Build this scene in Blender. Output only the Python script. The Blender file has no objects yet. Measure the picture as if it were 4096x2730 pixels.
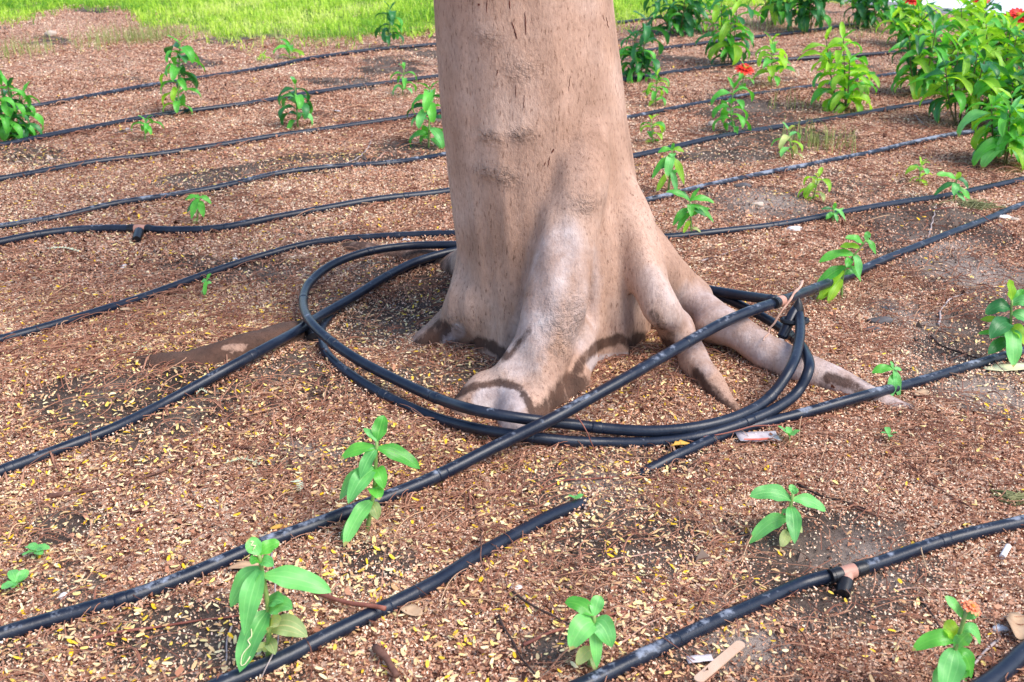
import bpy, math, random
import numpy as np
from mathutils import Vector, Matrix
from mathutils.bvhtree import BVHTree

random.seed(11)
RNG = np.random.default_rng(7)
R = math.radians
SC = bpy.context.scene
COL = SC.collection

# ------------------------------------------------------------------ camera, world, sun, exposure
CAM_H, PITCH, FOC, SCL = 0.72, R(24.0), 4200.0, 4096.0 / 2353.0
cam_d = bpy.data.cameras.new("camera")
cam = bpy.data.objects.new("camera", cam_d)
COL.objects.link(cam)
cam.location = (0, 0, CAM_H)
cam.rotation_euler = (math.pi / 2 - PITCH, 0, 0)
cam_d.sensor_width = 36.0
cam_d.lens = 36.0 * FOC / 4096.0
cam_d.clip_start, cam_d.clip_end = 0.02, 2000.0
cam_d.dof.use_dof = True
cam_d.dof.focus_distance = 1.5
cam_d.dof.aperture_fstop = 14.0
SC.camera = cam

SUN_AZ, SUN_EL = R(122.0), R(50.0)          # azimuth clockwise from +Y (away from the camera) towards +X (right)
world = bpy.data.worlds.new("World")
SC.world = world
world.use_nodes = True
wt = world.node_tree
sky = wt.nodes.new("ShaderNodeTexSky")
sky.sky_type = 'NISHITA'
sky.sun_disc = False
sky.sun_elevation = SUN_EL
sky.sun_rotation = SUN_AZ
sky.air_density, sky.dust_density, sky.ozone_density = 1.0, 1.0, 1.4
wt.links.new(sky.outputs[0], wt.nodes["Background"].inputs[0])
wt.nodes["Background"].inputs[1].default_value = 0.10
sun_d = bpy.data.lights.new("sun", 'SUN')
sun_d.energy = 1.5
sun_d.angle = R(34.0)
sun_d.color = (1.0, 0.93, 0.84)
sun = bpy.data.objects.new("sun", sun_d)
COL.objects.link(sun)
sdir = Vector((math.sin(SUN_AZ) * math.cos(SUN_EL), math.cos(SUN_AZ) * math.cos(SUN_EL), math.sin(SUN_EL)))
sun.rotation_euler = sdir.to_track_quat('Z', 'Y').to_euler()
sun.location = (3, 3, 6)
SC.view_settings.view_transform = 'Standard'
SC.view_settings.look = 'None'
SC.view_settings.exposure = 1.75
SC.view_settings.gamma = 1.0
SC.render.film_transparent = False
SC.cycles.max_bounces = 6
SC.cycles.use_denoising = True

# ------------------------------------------------------------------ helpers: survey of the place (points read off the picture, put on the ground)
CP, SP = math.cos(PITCH), math.sin(PITCH)

def ray(px, py):
    u = (px * SCL - 2048.0) / FOC
    v = (1365.0 - py * SCL) / FOC
    return np.array([u, CP + v * SP, -SP + v * CP])

def flat(px, py, z=0.0):
    d = ray(px, py)
    t = (z - CAM_H) / d[2]
    return np.array([d[0] * t, d[1] * t, z])

def W(px, py, Y):
    d = ray(px, py)
    t = Y / d[1]
    return np.array([d[0] * t, Y, CAM_H + d[2] * t])

def sn(x, y, z=0.0, f=1.0, seed=0, octv=3):
    """smooth noise in about -1..1 from rotated sines"""
    r = np.random.default_rng(1000 + seed)
    out = 0.0
    a, tot = 1.0, 0.0
    for o in range(octv):
        for k in range(3):
            d = r.normal(size=3)
            d /= np.linalg.norm(d)
            ph = r.uniform(0, 6.28, 2)
            q = d[0] * x + d[1] * y + d[2] * z
            e = r.normal(size=3)
            e /= np.linalg.norm(e)
            q2 = e[0] * x + e[1] * y + e[2] * z
            out = out + a * np.sin(q * f * 2 ** o * 6.28 + ph[0] + 1.3 * np.sin(q2 * f * 2 ** o * 4.1 + ph[1]))
            tot += a * 0.62
        a *= 0.5
    return out / tot

MOUNDS = [  # px, py, radius m, height m
    (900, 740, .15, -.020), (1000, 640, .10, -.016), (1420, 1150, .20, -.010), (560, 830, .16, .016),
    (1500, 900, .13, .006), (1950, 1290, .20, -.010), (120, 1240, .2, -.012), (2230, 600, .3, .016),
    (2080, 720, .15, -.006), (300, 1000, .3, .010), (1750, 470, .35, .016), (700, 430, .4, .014),
    (350, 620, .35, -.012), (2100, 1080, .2, .010), (880, 1350, .12, .010), (1460, 1440, .12, .010)]
MD = [(flat(a, b), r, hh) for a, b, r, hh in MOUNDS]

def h(x, y):
    x = np.asarray(x, float)
    y = np.asarray(y, float)
    v = .007 * sn(x, y, 0, .5, 1, 2) + .0025 * sn(x, y, 0, 2.6, 2, 2)
    for p, r, a in MD:
        v = v + a * np.exp(-((x - p[0]) ** 2 + (y - p[1]) ** 2) / (r * r))
    far = np.clip((np.hypot(x, y - 3) - 5) / 5, 0, 1)
    return v * (1 - far)

def G(px, py, dz=0.0):
    """ground point seen at this place, dz above the soil"""
    z = dz
    for _ in range(6):
        p = flat(px, py, z)
        z = float(h(p[0], p[1])) + dz
    return flat(px, py, z)

def spline(pts, step=.012):
    P = np.asarray(pts, float)
    if len(P) == 2:
        n = max(2, int(np.linalg.norm(P[1] - P[0]) / step))
        return P[0] + (P[1] - P[0]) * np.linspace(0, 1, n + 1)[:, None]
    Q = np.vstack([2 * P[0] - P[1], P, 2 * P[-1] - P[-2]])
    out = []
    for i in range(1, len(Q) - 2):
        p0, p1, p2, p3 = Q[i - 1], Q[i], Q[i + 1], Q[i + 2]
        t0 = 0.0
        d1, d2, d3 = [max(1e-6, np.linalg.norm(b - a)) ** .5 for a, b in ((p0, p1), (p1, p2), (p2, p3))]
        t1, t2, t3 = d1, d1 + d2, d1 + d2 + d3
        n = max(2, int(np.linalg.norm(p2 - p1) / step))
        t = np.linspace(t1, t2, n, endpoint=False)[:, None]
        A1 = (t1 - t) / (t1 - t0) * p0 + (t - t0) / (t1 - t0) * p1
        A2 = (t2 - t) / (t2 - t1) * p1 + (t - t1) / (t2 - t1) * p2
        A3 = (t3 - t) / (t3 - t2) * p2 + (t - t2) / (t3 - t2) * p3
        B1 = (t2 - t) / (t2 - t0) * A1 + (t - t0) / (t2 - t0) * A2
        B2 = (t3 - t) / (t3 - t1) * A2 + (t - t1) / (t3 - t1) * A3
        out.append((t2 - t) / (t2 - t1) * B1 + (t - t1) / (t2 - t1) * B2)
    out.append(P[-1:])
    return np.vstack(out)

# ------------------------------------------------------------------ helpers: meshes and objects
class MB:
    def __init__(self):
        self.v, self.f, self.n = [], [], 0

    def add(self, V, F):
        V = np.asarray(V, float)
        self.v.append(V)
        self.f += [tuple(int(i) + self.n for i in q) for q in F]
        self.n += len(V)

    def tube(self, path, rad, seg=12, cap=True):
        P = np.asarray(path, float)
        n = len(P)
        rad = np.broadcast_to(np.asarray(rad, float), (n,))
        T = np.gradient(P, axis=0)
        T /= np.linalg.norm(T, axis=1)[:, None] + 1e-12
        up = np.array([0, 0, 1.0]) if abs(T[0][2]) < .9 else np.array([1.0, 0, 0])
        N = np.cross(T[0], up)
        N /= np.linalg.norm(N)
        V = np.zeros((n, seg, 3))
        a = np.linspace(0, 2 * math.pi, seg, endpoint=False)
        for i in range(n):
            N = N - T[i] * np.dot(N, T[i])
            N /= np.linalg.norm(N) + 1e-12
            B = np.cross(T[i], N)
            V[i] = P[i] + rad[i] * (np.cos(a)[:, None] * N + np.sin(a)[:, None] * B)
        F = []
        for i in range(n - 1):
            for k in range(seg):
                k2 = (k + 1) % seg
                F.append((i * seg + k, i * seg + k2, (i + 1) * seg + k2, (i + 1) * seg + k))
        if cap:
            F.append(tuple(range(seg))[::-1])
            F.append(tuple((n - 1) * seg + k for k in range(seg)))
        self.add(V.reshape(-1, 3), F)
        return self

    def build(self, name, mat, parent=None, smooth=True, loc=None):
        V = np.vstack(self.v)
        o = mesh_obj(name, V, self.f, mat, parent, smooth, loc)
        if mat in (M.get("collar"), M.get("tee"), M.get("white_bit")):
            o.data.set_sharp_from_angle(angle=R(38))
        return o

def mesh_obj(name, V, F, mat, parent=None, smooth=True, loc=None):
    V = np.asarray(V, float)
    if loc is not None:
        V = V - np.asarray(loc)
    me = bpy.data.meshes.new(name)
    me.from_pydata(V.tolist(), [], F)
    if smooth:
        me.polygons.foreach_set("use_smooth", np.ones(len(me.polygons), bool))
    me.materials.append(mat)
    me.update()
    o = bpy.data.objects.new(name, me)
    COL.objects.link(o)
    if parent is not None:
        o.parent = parent
        if loc is None:
            pl = Vector((0, 0, 0))
            q = parent
            while q is not None:
                pl = pl + q.location
                q = q.parent
            o.location = -pl
    elif loc is not None:
        o.location = loc
    return o

def soup(name, V, k, mat, rnd, smooth=False, per=1):
    """one big object made of len(V)/k loose k-gons; rnd = one random number per face"""
    nf = len(V) // k
    me = bpy.data.meshes.new(name)
    me.vertices.add(len(V))
    me.vertices.foreach_set("co", np.asarray(V, np.float32).ravel())
    me.loops.add(nf * k)
    me.loops.foreach_set("vertex_index", np.arange(nf * k, dtype=np.int32))
    me.polygons.add(nf)
    me.polygons.foreach_set("loop_start", np.arange(0, nf * k, k, dtype=np.int32))
    me.update(calc_edges=True)
    at = me.attributes.new("rnd", 'FLOAT', 'FACE')
    at.data.foreach_set("value", np.asarray(rnd, np.float32))
    me.materials.append(mat)
    o = bpy.data.objects.new(name, me)
    COL.objects.link(o)
    return o

def empty(name, loc):
    o = bpy.data.objects.new(name, None)
    o.empty_display_size = .02
    o.location = [float(c) for c in loc]
    COL.objects.link(o)
    return o

def tag(o, label=None, cat=None, group=None, kind=None):
    if label: o["label"] = label
    if cat: o["category"] = cat
    if group: o["group"] = group
    if kind: o["kind"] = kind
    return o

# ------------------------------------------------------------------ materials
def new_mat(name):
    m = bpy.data.materials.new(name)
    m.use_nodes = True
    nt = m.node_tree
    return m, nt, nt.nodes["Principled BSDF"], nt.nodes["Material Output"]

def nd(nt, t, **kw):
    n = nt.nodes.new("ShaderNode" + t)
    for k, v in kw.items():
        key = k.replace("_", " ")
        if key in n.inputs:
            n.inputs[key].default_value = v
        else:
            setattr(n, k, v)
    return n

def ramp(nt, stops, src, interp='LINEAR'):
    r = nt.nodes.new("ShaderNodeValToRGB")
    r.color_ramp.interpolation = interp
    e = r.color_ramp.elements
    while len(e) < len(stops):
        e.new(.5)
    for q, (p, c) in zip(e, stops):
        q.position = p
        q.color = (c[0], c[1], c[2], 1) if not isinstance(c, (int, float)) else (c, c, c, 1)
    nt.links.new(src, r.inputs[0])
    return r.outputs[0]

def mixc(nt, fac, a, b, mode='MIX'):
    n = nt.nodes.new("ShaderNodeMix")
    n.data_type = 'RGBA'
    n.blend_type = mode
    for s, i in ((fac, 0), (a, 6), (b, 7)):
        if isinstance(s, bpy.types.NodeSocket):
            nt.links.new(s, n.inputs[i])
        elif i == 0:
            n.inputs[0].default_value = s
        else:
            n.inputs[i].default_value = (s[0], s[1], s[2], 1)
    return n.outputs[2]

def math_n(nt, op, a, b=0.0, c=0.0):
    n = nt.nodes.new("ShaderNodeMath")
    n.operation = op
    for i, s in enumerate((a, b, c)):
        if isinstance(s, bpy.types.NodeSocket):
            nt.links.new(s, n.inputs[i])
        else:
            n.inputs[i].default_value = s
    return n.outputs[0]

def pos(nt, scale=(1, 1, 1)):
    g = nt.nodes.new("ShaderNodeNewGeometry")
    mp = nt.nodes.new("ShaderNodeMapping")
    mp.inputs["Scale"].default_value = scale
    nt.links.new(g.outputs["Position"], mp.inputs[0])
    return mp.outputs[0]

def noise(nt, vec, scale, detail=4, rough=.55):
    n = nd(nt, "TexNoise", Scale=scale, Detail=detail, Roughness=rough)
    nt.links.new(vec, n.inputs["Vector"])
    return n.outputs["Fac"]

def bump(nt, hgt, strength, dist, bsdf, normal=None):
    b = nd(nt, "Bump", Strength=strength, Distance=dist)
    nt.links.new(hgt, b.inputs["Height"])
    if normal is not None:
        nt.links.new(normal, b.inputs["Normal"])
    if bsdf is not None:
        nt.links.new(b.outputs[0], bsdf.inputs["Normal"])
    return b.outputs[0]

LITTER = [(0.0, (.045, .018, .012)), (.20, (.20, .076, .044)), (.42, (.45, .205, .122)), (.70, (.66, .375, .235)), (.87, (.80, .55, .41)), (1.0, (.86, .70, .50))]

def ground_mat():
    m, nt, b, _ = new_mat("soil_and_litter")
    P = pos(nt)
    vo = nd(nt, "TexVoronoi", Scale=230.0)
    vo.feature = 'F1'
    w = nd(nt, "TexNoise", Scale=60.0, Detail=2.0)
    nt.links.new(P, w.inputs["Vector"])
    wp = nt.nodes.new("ShaderNodeVectorMath")
    wp.operation = 'MULTIPLY_ADD'
    nt.links.new(w.outputs["Color"], wp.inputs[0])
    wp.inputs[1].default_value = (.012, .012, .012)
    nt.links.new(P, wp.inputs[2])
    nt.links.new(wp.outputs[0], vo.inputs["Vector"])
    sep = nt.nodes.new("ShaderNodeSeparateColor")
    nt.links.new(vo.outputs["Color"], sep.inputs[0])
    lit = ramp(nt, LITTER, sep.outputs[0])
    n1 = noise(nt, P, 9, 5)
    soil = ramp(nt, [(.3, (.065, .046, .036)), (.5, (.14, .10, .08)), (.7, (.25, .19, .15))], n1)
    n2 = noise(nt, P, 260, 5, .75)
    soil = mixc(nt, .5, soil, ramp(nt, [(.34, (.2, .2, .2)), (.5, (.8, .8, .8)), (.66, (1.4, 1.35, 1.3))], n2), 'MULTIPLY')
    at = nd(nt, "Attribute")
    at.attribute_name = "bare"
    n3 = noise(nt, P, 22, 7, .7)
    fac = math_n(nt, 'ADD', math_n(nt, 'MULTIPLY', n3, 2.2), math_n(nt, 'MULTIPLY_ADD', at.outputs["Fac"], 1.2, -1.15))
    fac = ramp(nt, [(.25, 0.), (.5, 1.)], fac)
    col = mixc(nt, fac, lit, soil)
    sa = nd(nt, "Attribute")
    sa.attribute_name = "sand"
    soil = mixc(nt, sa.outputs["Fac"], soil, mixc(nt, .6, (.50, .40, .34), ramp(nt, [(.3, (.45, .4, .36)), (.7, (1, 1, 1))], n2), "MULTIPLY"))
    col = mixc(nt, fac, lit, soil)
    la = nd(nt, "Attribute")
    la.attribute_name = "lawn"
    gcol = ramp(nt, [(.3, (.08, .16, .015)), (.7, (.25, .40, .04))], noise(nt, P, 40, 4))
    col = mixc(nt, la.outputs["Fac"], col, gcol)
    nt.links.new(col, b.inputs["Base Color"])
    b.inputs["Roughness"].default_value = .95
    b.inputs["Specular IOR Level"].default_value = .15
    hh = math_n(nt, 'ADD', math_n(nt, 'MULTIPLY', sep.outputs[1], .8), n2)
    bump(nt, math_n(nt, 'ADD', hh, math_n(nt, 'MULTIPLY', n3, 2.0)), 1.0, .006, b)
    return m

def soup_mat(name, stops, rough=.85, trans=0.0, spec=.2):
    m, nt, b, out = new_mat(name)
    at = nd(nt, "Attribute")
    at.attribute_name = "rnd"
    c = ramp(nt, stops, at.outputs["Fac"])
    nt.links.new(c, b.inputs["Base Color"])
    b.inputs["Roughness"].default_value = rough
    b.inputs["Specular IOR Level"].default_value = spec
    if trans:
        t = nd(nt, "BsdfTranslucent")
        nt.links.new(c, t.inputs[0])
        mx = nd(nt, "MixShader", Fac=trans)
        nt.links.new(b.outputs[0], mx.inputs[1])
        nt.links.new(t.outputs[0], mx.inputs[2])
        nt.links.new(mx.outputs[0], out.inputs[0])
    return m

def plain(name, c1, c2, scale=60, rough=.7, bmp=.3, spec=.3, stretch=(1, 1, 1)):
    m, nt, b, _ = new_mat(name)
    P = pos(nt, stretch)
    n = noise(nt, P, scale, 4)
    nt.links.new(ramp(nt, [(.3, c1), (.7, c2)], n), b.inputs["Base Color"])
    b.inputs["Roughness"].default_value = rough
    b.inputs["Specular IOR Level"].default_value = spec
    if bmp:
        bump(nt, n, bmp, .002, b)
    return m

def pipe_mat(name, dust, base=(.0040, .0080, .0200)):  # black plastic; the blue sky sheen is put into the base colour
    m, nt, b, _ = new_mat(name)
    P = pos(nt)
    n1 = noise(nt, P, 27, 7, .66)
    n2 = noise(nt, P, 95, 4, .65)
    g = nt.nodes.new("ShaderNodeNewGeometry")
    s = nt.nodes.new("ShaderNodeSeparateXYZ")
    nt.links.new(g.outputs["Normal"], s.inputs[0])
    up = math_n(nt, 'MULTIPLY_ADD', s.outputs[2], .16, -.06)       # dust settles on the upper side
    f = math_n(nt, 'ADD', math_n(nt, 'ADD', math_n(nt, 'MULTIPLY', n1, .65), math_n(nt, 'MULTIPLY', n2, .35)), up)
    d = ramp(nt, [(.69 - dust, 0.), (.77 - dust * .8, .75)], f)
    film = ramp(nt, [(.4, .0), (.75, .05)], n1)
    fac = math_n(nt, 'MAXIMUM', d, film)
    c = mixc(nt, fac, base, (.27, .30, .37))  # dust, tinted blue so its colour also carries the sky highlights
    nt.links.new(c, b.inputs["Base Color"])
    nt.links.new(ramp(nt, [(0., .36), (1., .85)], fac), b.inputs["Roughness"])
    b.inputs["Specular IOR Level"].default_value = .36
    bump(nt, n2, .2, .002, b)
    return m

def leaf_mat(name, c, trans=.3, rough=.42, vein=1.35):
    m, nt, b, out = new_mat(name)
    uv = nd(nt, "UVMap")
    s = nt.nodes.new("ShaderNodeSeparateXYZ")
    nt.links.new(uv.outputs[0], s.inputs[0])
    a = math_n(nt, 'ABSOLUTE', math_n(nt, 'SUBTRACT', s.outputs[0], .5))
    mid = ramp(nt, [(0., 1.), (.045, 0.)], a)
    side = ramp(nt, [(.20, 0.), (.23, .55), (.26, 0.)], a)
    ve = math_n(nt, 'MAXIMUM', mid, side)
    oi = nd(nt, "ObjectInfo")
    n = noise(nt, pos(nt), 70, 3)
    v = math_n(nt, 'ADD', math_n(nt, 'MULTIPLY', n, .7), math_n(nt, 'MULTIPLY_ADD', oi.outputs["Random"], .5, -.1))
    dk = (c[0] * .62, c[1] * .7, c[2] * .7)
    lt = (c[0] * 1.35, c[1] * 1.2, c[2] * 1.15)
    col = ramp(nt, [(.2, dk), (.5, c), (.85, lt)], v)
    vc = (min(1, c[0] * vein * 1.5), min(1, c[1] * vein), min(1, c[2] * vein * 1.3))
    col = mixc(nt, math_n(nt, 'MULTIPLY', ve, .6), col, vc)
    tipn = math_n(nt, 'ADD', math_n(nt, 'MULTIPLY_ADD', n, .30, -.15), math_n(nt, 'MULTIPLY_ADD', oi.outputs["Random"], .10, s.outputs[1]))
    col = mixc(nt, ramp(nt, [(.985, 0.), (1.0, .85)], math_n(nt, 'MULTIPLY', tipn, .955)), col, (.42, .33, .12))
    sp = noise(nt, pos(nt), 420, 3, .6)
    col = mixc(nt, ramp(nt, [(.66, 0.), (.72, .6)], sp), col, (.30, .27, .13))
    nt.links.new(col, b.inputs["Base Color"])
    b.inputs["Roughness"].default_value = rough
    b.inputs["Specular IOR Level"].default_value = .4
    t = nd(nt, "BsdfTranslucent")
    nt.links.new(mixc(nt, 1.0, col, (1.7, 1.55, .55), 'MULTIPLY'), t.inputs[0])
    mx = nd(nt, "MixShader", Fac=trans)
    nt.links.new(b.outputs[0], mx.inputs[1])
    nt.links.new(t.outputs[0], mx.inputs[2])
    nt.links.new(mx.outputs[0], out.inputs[0])
    bump(nt, math_n(nt, 'ADD', math_n(nt, 'MULTIPLY', ve, -.6), n), .25, .001, b)
    return m

def bark_mat(name="smooth_bark"):
    m, nt, b, _ = new_mat(name)
    P = pos(nt)
    Pv = pos(nt, (1, 1, .42))
    big = noise(nt, P, 7, 4)
    mid = noise(nt, pos(nt, (1, 1, .35)), 26, 4)
    grain = noise(nt, Pv, 210, 4, .75)
    speck = noise(nt, pos(nt, (1, 1, .26)), 300, 3, .6)
    col = ramp(nt, [(.32, (.335, .200, .140)), (.5, (.425, .268, .198)), (.68, (.51, .355, .285))], big)
    col = mixc(nt, .55, col, ramp(nt, [(.3, (.68, .66, .66)), (.55, (1, 1, 1)), (.75, (1.18, 1.15, 1.12))], mid), 'MULTIPLY')
    col = mixc(nt, .75, col, ramp(nt, [(.30, (.60, .55, .52)), (.46, (.95, .94, .93)), (.7, (1.16, 1.16, 1.15))], grain), 'MULTIPLY')
    col = mixc(nt, .7, col, ramp(nt, [(.32, (.30, .22, .18)), (.40, (1, 1, 1)), (.66, (1, 1, 1)), (.72, (1.35, 1.35, 1.35))], speck), 'MULTIPLY')
    pa = nd(nt, "Attribute")
    pa.attribute_name = "pale"
    pf = math_n(nt, 'ADD', pa.outputs["Fac"], math_n(nt, 'MULTIPLY_ADD', mid, .8, -.4))
    pcol = ramp(nt, [(.3, (.30, .235, .225)), (.6, (.50, .42, .41)), (.75, (.62, .56, .55))], noise(nt, P, 60, 5, .6))
    col = mixc(nt, ramp(nt, [(.3, 0.), (.75, .8)], pf), col, pcol)
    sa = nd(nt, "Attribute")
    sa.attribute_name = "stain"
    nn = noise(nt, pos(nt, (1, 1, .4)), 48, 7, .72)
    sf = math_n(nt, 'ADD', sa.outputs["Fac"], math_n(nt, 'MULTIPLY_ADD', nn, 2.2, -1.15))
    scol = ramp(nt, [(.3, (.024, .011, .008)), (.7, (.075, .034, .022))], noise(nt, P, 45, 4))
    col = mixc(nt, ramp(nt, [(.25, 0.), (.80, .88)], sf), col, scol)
    ka = nd(nt, "Attribute")
    ka.attribute_name = "knot"
    kn = noise(nt, P, 120, 3, .7)
    kf = math_n(nt, 'MULTIPLY', ka.outputs["Fac"], ramp(nt, [(.42, 0.), (.60, 1.)], kn))
    col = mixc(nt, math_n(nt, 'MULTIPLY', kf, .65), col, (.10, .075, .065))
    nt.links.new(col, b.inputs["Base Color"])
    b.inputs["Roughness"].default_value = .88
    b.inputs["Specular IOR Level"].default_value = .2
    n1 = bump(nt, grain, .7, .003, None)
    n2 = bump(nt, mid, .4, .007, None, n1)
    bump(nt, math_n(nt, 'MULTIPLY', ka.outputs["Fac"], kn), .9, .012, b, n2)
    return m

M = {}
M["ground"] = ground_mat()
M["bits"] = soup_mat("crumbled_litter", LITTER)
M["leaflet"] = soup_mat("dry_leaflet", [(0., (.60, .34, .16)), (.3, (.80, .55, .28)), (.55, (.88, .74, .44)), (.72, (.88, .70, .28)), (.86, (.88, .60, .06)), (1., (.85, .50, .01))], .6, .15, .3)
M["strand"] = soup_mat("dry_strand", [(0., (.10, .04, .028)), (.4, (.28, .12, .08)), (.75, (.48, .26, .17)), (1., (.66, .46, .28))])
M["grass"] = soup_mat("grass_blade", [(0., (.16, .36, .03)), (.3, (.38, .62, .05)), (.7, (.62, .80, .09)), (1., (.76, .80, .24))], .5, .45, .3)  # albedo raised so the colour carries the stronger sunlight on the lawn
M["weed"] = soup_mat("pale_grass", [(0., (.20, .24, .06)), (1., (.42, .46, .16))], .6, .3, .3)
M["pipe"] = pipe_mat("black_pipe", .015)
M["pipe_dusty"] = pipe_mat("dusty_pipe", .085)
M["pipe_pale"] = pipe_mat("dusty_sky_sheen_pipe", .17)  # real dust, thickened to paint in the glancing sky reflection
M["tee"] = plain("terracotta_plastic", (.36, .17, .12), (.52, .28, .21), 40, .5, .1)
M["collar"] = pipe_mat("black_collar", .02, (.006, .006, .008))
M["bark"] = bark_mat()
M["crack"] = plain("bark_crack", (.05, .015, .01), (.14, .04, .025), 200, .8, 0)
M["leaf_mint"] = leaf_mat("mint_leaf", (.14, .46, .12), .27, .42, 1.4)
M["leaf_green"] = leaf_mat("green_leaf", (.10, .42, .055), .34, .38)
M["leaf_dark"] = leaf_mat("dark_leaf", (.035, .18, .05), .32, .36)
M["leaf_lime"] = leaf_mat("lime_leaf", (.28, .56, .05), .48, .42)  # yellow green; on the back plants sunlit, backlit foliage put into the colour
M["leaf_yellow"] = leaf_mat("yellowing_leaf", (.40, .50, .20), .35, .5, 1.2)
M["stem"] = plain("green_stem", (.14, .25, .06), (.26, .36, .11), 80, .5, .1)
M["stem_brown"] = plain("woody_stem", (.09, .07, .035), (.16, .13, .06), 80, .6, .1)
M["petal_red"] = plain("red_petal", (.55, .012, .010), (.75, .035, .015), 120, .5, .1)
M["petal_orange"] = plain("orange_petal", (.72, .07, .03), (.82, .36, .16), 400, .5, .1)
M["disc"] = plain("flower_disc", (.35, .10, .02), (.6, .30, .03), 300, .8, .3)
M["twig"] = plain("brown_twig", (.075, .030, .022), (.20, .095, .065), 90, .75, .4)
M["twig_red"] = plain("reddish_twig", (.16, .045, .030), (.30, .11, .075), 70, .65, .3)
M["twig_pale"] = plain("pale_twig", (.36, .19, .14), (.56, .36, .27), 70, .75, .3)
M["twig_grey"] = plain("grey_twig", (.25, .20, .19), (.46, .38, .36), 70, .8, .3)
M["twig_dark"] = plain("dark_twig", (.025, .016, .014), (.07, .04, .032), 70, .8, .3)
M["stick"] = plain("bare_wood", (.48, .30, .20), (.60, .42, .31), 30, .6, .1, .3, (1, .2, 1))
M["paper"] = plain("white_paper", (.36, .30, .31), (.58, .53, .54), 50, .8, .2)
M["paper_red"] = plain("red_print", (.50, .09, .06), (.60, .20, .14), 50, .7, .1)
M["dead_leaf"] = plain("dead_leaf", (.36, .22, .13), (.58, .42, .27), 40, .7, .4)
M["dead_brown"] = plain("dead_brown_leaf", (.18, .08, .04), (.34, .17, .09), 60, .75, .4)
M["cream_leaf"] = plain("cream_leaf", (.58, .56, .30), (.68, .66, .42), 40, .6, .3)
M["orange_leaf"] = plain("orange_leaf", (.55, .28, .04), (.66, .40, .09), 60, .6, .2)
M["stone"] = plain("pale_stone", (.34, .26, .20), (.54, .45, .37), 60, .8, .5)
M["stone_dark"] = plain("dark_stone", (.05, .045, .045), (.13, .12, .125), 60, .7, .5)
M["white_bit"] = plain("white_scrap", (.66, .62, .60), (.80, .78, .76), 60, .6, .2)
M["dry_plant"] = plain("withered_plant", (.10, .12, .045), (.28, .26, .12), 80, .8, .2)
M["paving"] = plain("pale_paving", (.56, .57, .62), (.68, .69, .73), 12, .8, .15)
M["kerb"] = plain("pale_kerb", (.70, .70, .72), (.80, .80, .81), 20, .8, .15)

# ------------------------------------------------------------------ the ground
PX = [(-900, 60), (-300, 60), (33, 42), (100, 26), (160, 12), (293, 18), (333, 58), (430, 70), (467, 80), (520, 103), (588, 92), (655, 80),
      (738, 92), (821, 80), (988, 68), (1200, 60), (1440, 48), (1530, 30), (1700, 14), (1900, 2), (2500, -6)]
_e = [flat(a, b) for a, b in PX]
_ea = np.array([p[0] / p[1] for p in _e])
_ey = np.array([p[1] for p in _e])

def lawn_y(x, y):
    a = np.asarray(x) / np.maximum(np.asarray(y), .3)
    return np.interp(a, _ea, _ey)

BARE = [(880, 730, .16, 1.), (960, 640, .14, .9), (1340, 1120, .09, .9), (1430, 1230, .10, .9), (1400, 1100, .07, .6), (1900, 1280, .11, .95),
        (1860, 1360, .09, .9), (2030, 1290, .07, .7), (2170, 570, .08, .8), (2250, 630, .13, .9), (2280, 900, .10, .8), (2070, 720, .08, .6),
        (130, 1210, .06, .7), (860, 1290, .05, .8), (820, 1040, .06, .8), (690, 1040, .05, .6), (1760, 460, .15, .8), (1520, 1040, .07, .7),
        (60, 1480, .05, .6), (440, 860, .12, .6), (1100, 860, .10, .7), (1260, 1490, .03, .9), (1480, 1290, .06, .7), (2140, 870, .08, .6), (1950, 430, .2, .5),
        (1560, 1480, .05, .6), (1700, 1460, .06, .8)]
_bare = [(G(a, b), r, s) for a, b, r, s in BARE]

def bare(x, y):
    v = np.zeros(np.shape(x))
    for p, r, s in _bare:
        v = np.maximum(v, s * np.exp(-((x - p[0]) ** 2 + (y - p[1]) ** 2) / (r * r)))
    return v

def patch(x, y):
    return np.clip(1.5 * sn(x, y, 0, 1.25, 74, 3) - .42, 0, .85)

def axis(lo, hi, step, far):
    a = np.arange(lo, hi + step / 2, step)
    o = []
    s, c = step, hi
    while c < far:
        s *= 1.35
        c += s
        o.append(c)
    o2 = []
    s, c = step, lo
    while c > -far:
        s *= 1.35
        c -= s
        o2.append(c)
    return np.array(o2[::-1] + a.tolist() + o)

gx, gy = axis(-3.4, 3.8, .022, 600), axis(.3, 6.6, .022, 600)
X, Y = np.meshgrid(gx, gy, indexing='ij')
Z = h(X, Y) + np.where((np.abs(X) < 4) & (Y < 7.5) & (Y > 0), .0022 * sn(X, Y, 0, 7.0, 5, 3), 0)
nx, ny = X.shape
I = np.arange(nx * ny).reshape(nx, ny)
F = np.stack([I[:-1, :-1], I[1:, :-1], I[1:, 1:], I[:-1, 1:]], -1).reshape(-1, 4)
ground = mesh_obj("ground", np.stack([X, Y, Z], -1).reshape(-1, 3), F.tolist(), M["ground"])
tag(ground, "reddish brown garden soil strewn with dry litter", "ground", kind="structure")
SAND = [(G(a, b), r) for a, b, r in ((2250, 630, .13), (2170, 570, .08), (2280, 900, .10), (1760, 460, .12), (2070, 730, .08), (2000, 1290, .05), (690, 1040, .05), (1380, 1110, .05), (1720, 1470, .07))]
def sand(x, y):
    v = np.zeros(np.shape(x))
    for p, r in SAND:
        v = np.maximum(v, np.exp(-((x - p[0]) ** 2 + (y - p[1]) ** 2) / (r * r)))
    return v
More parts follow.
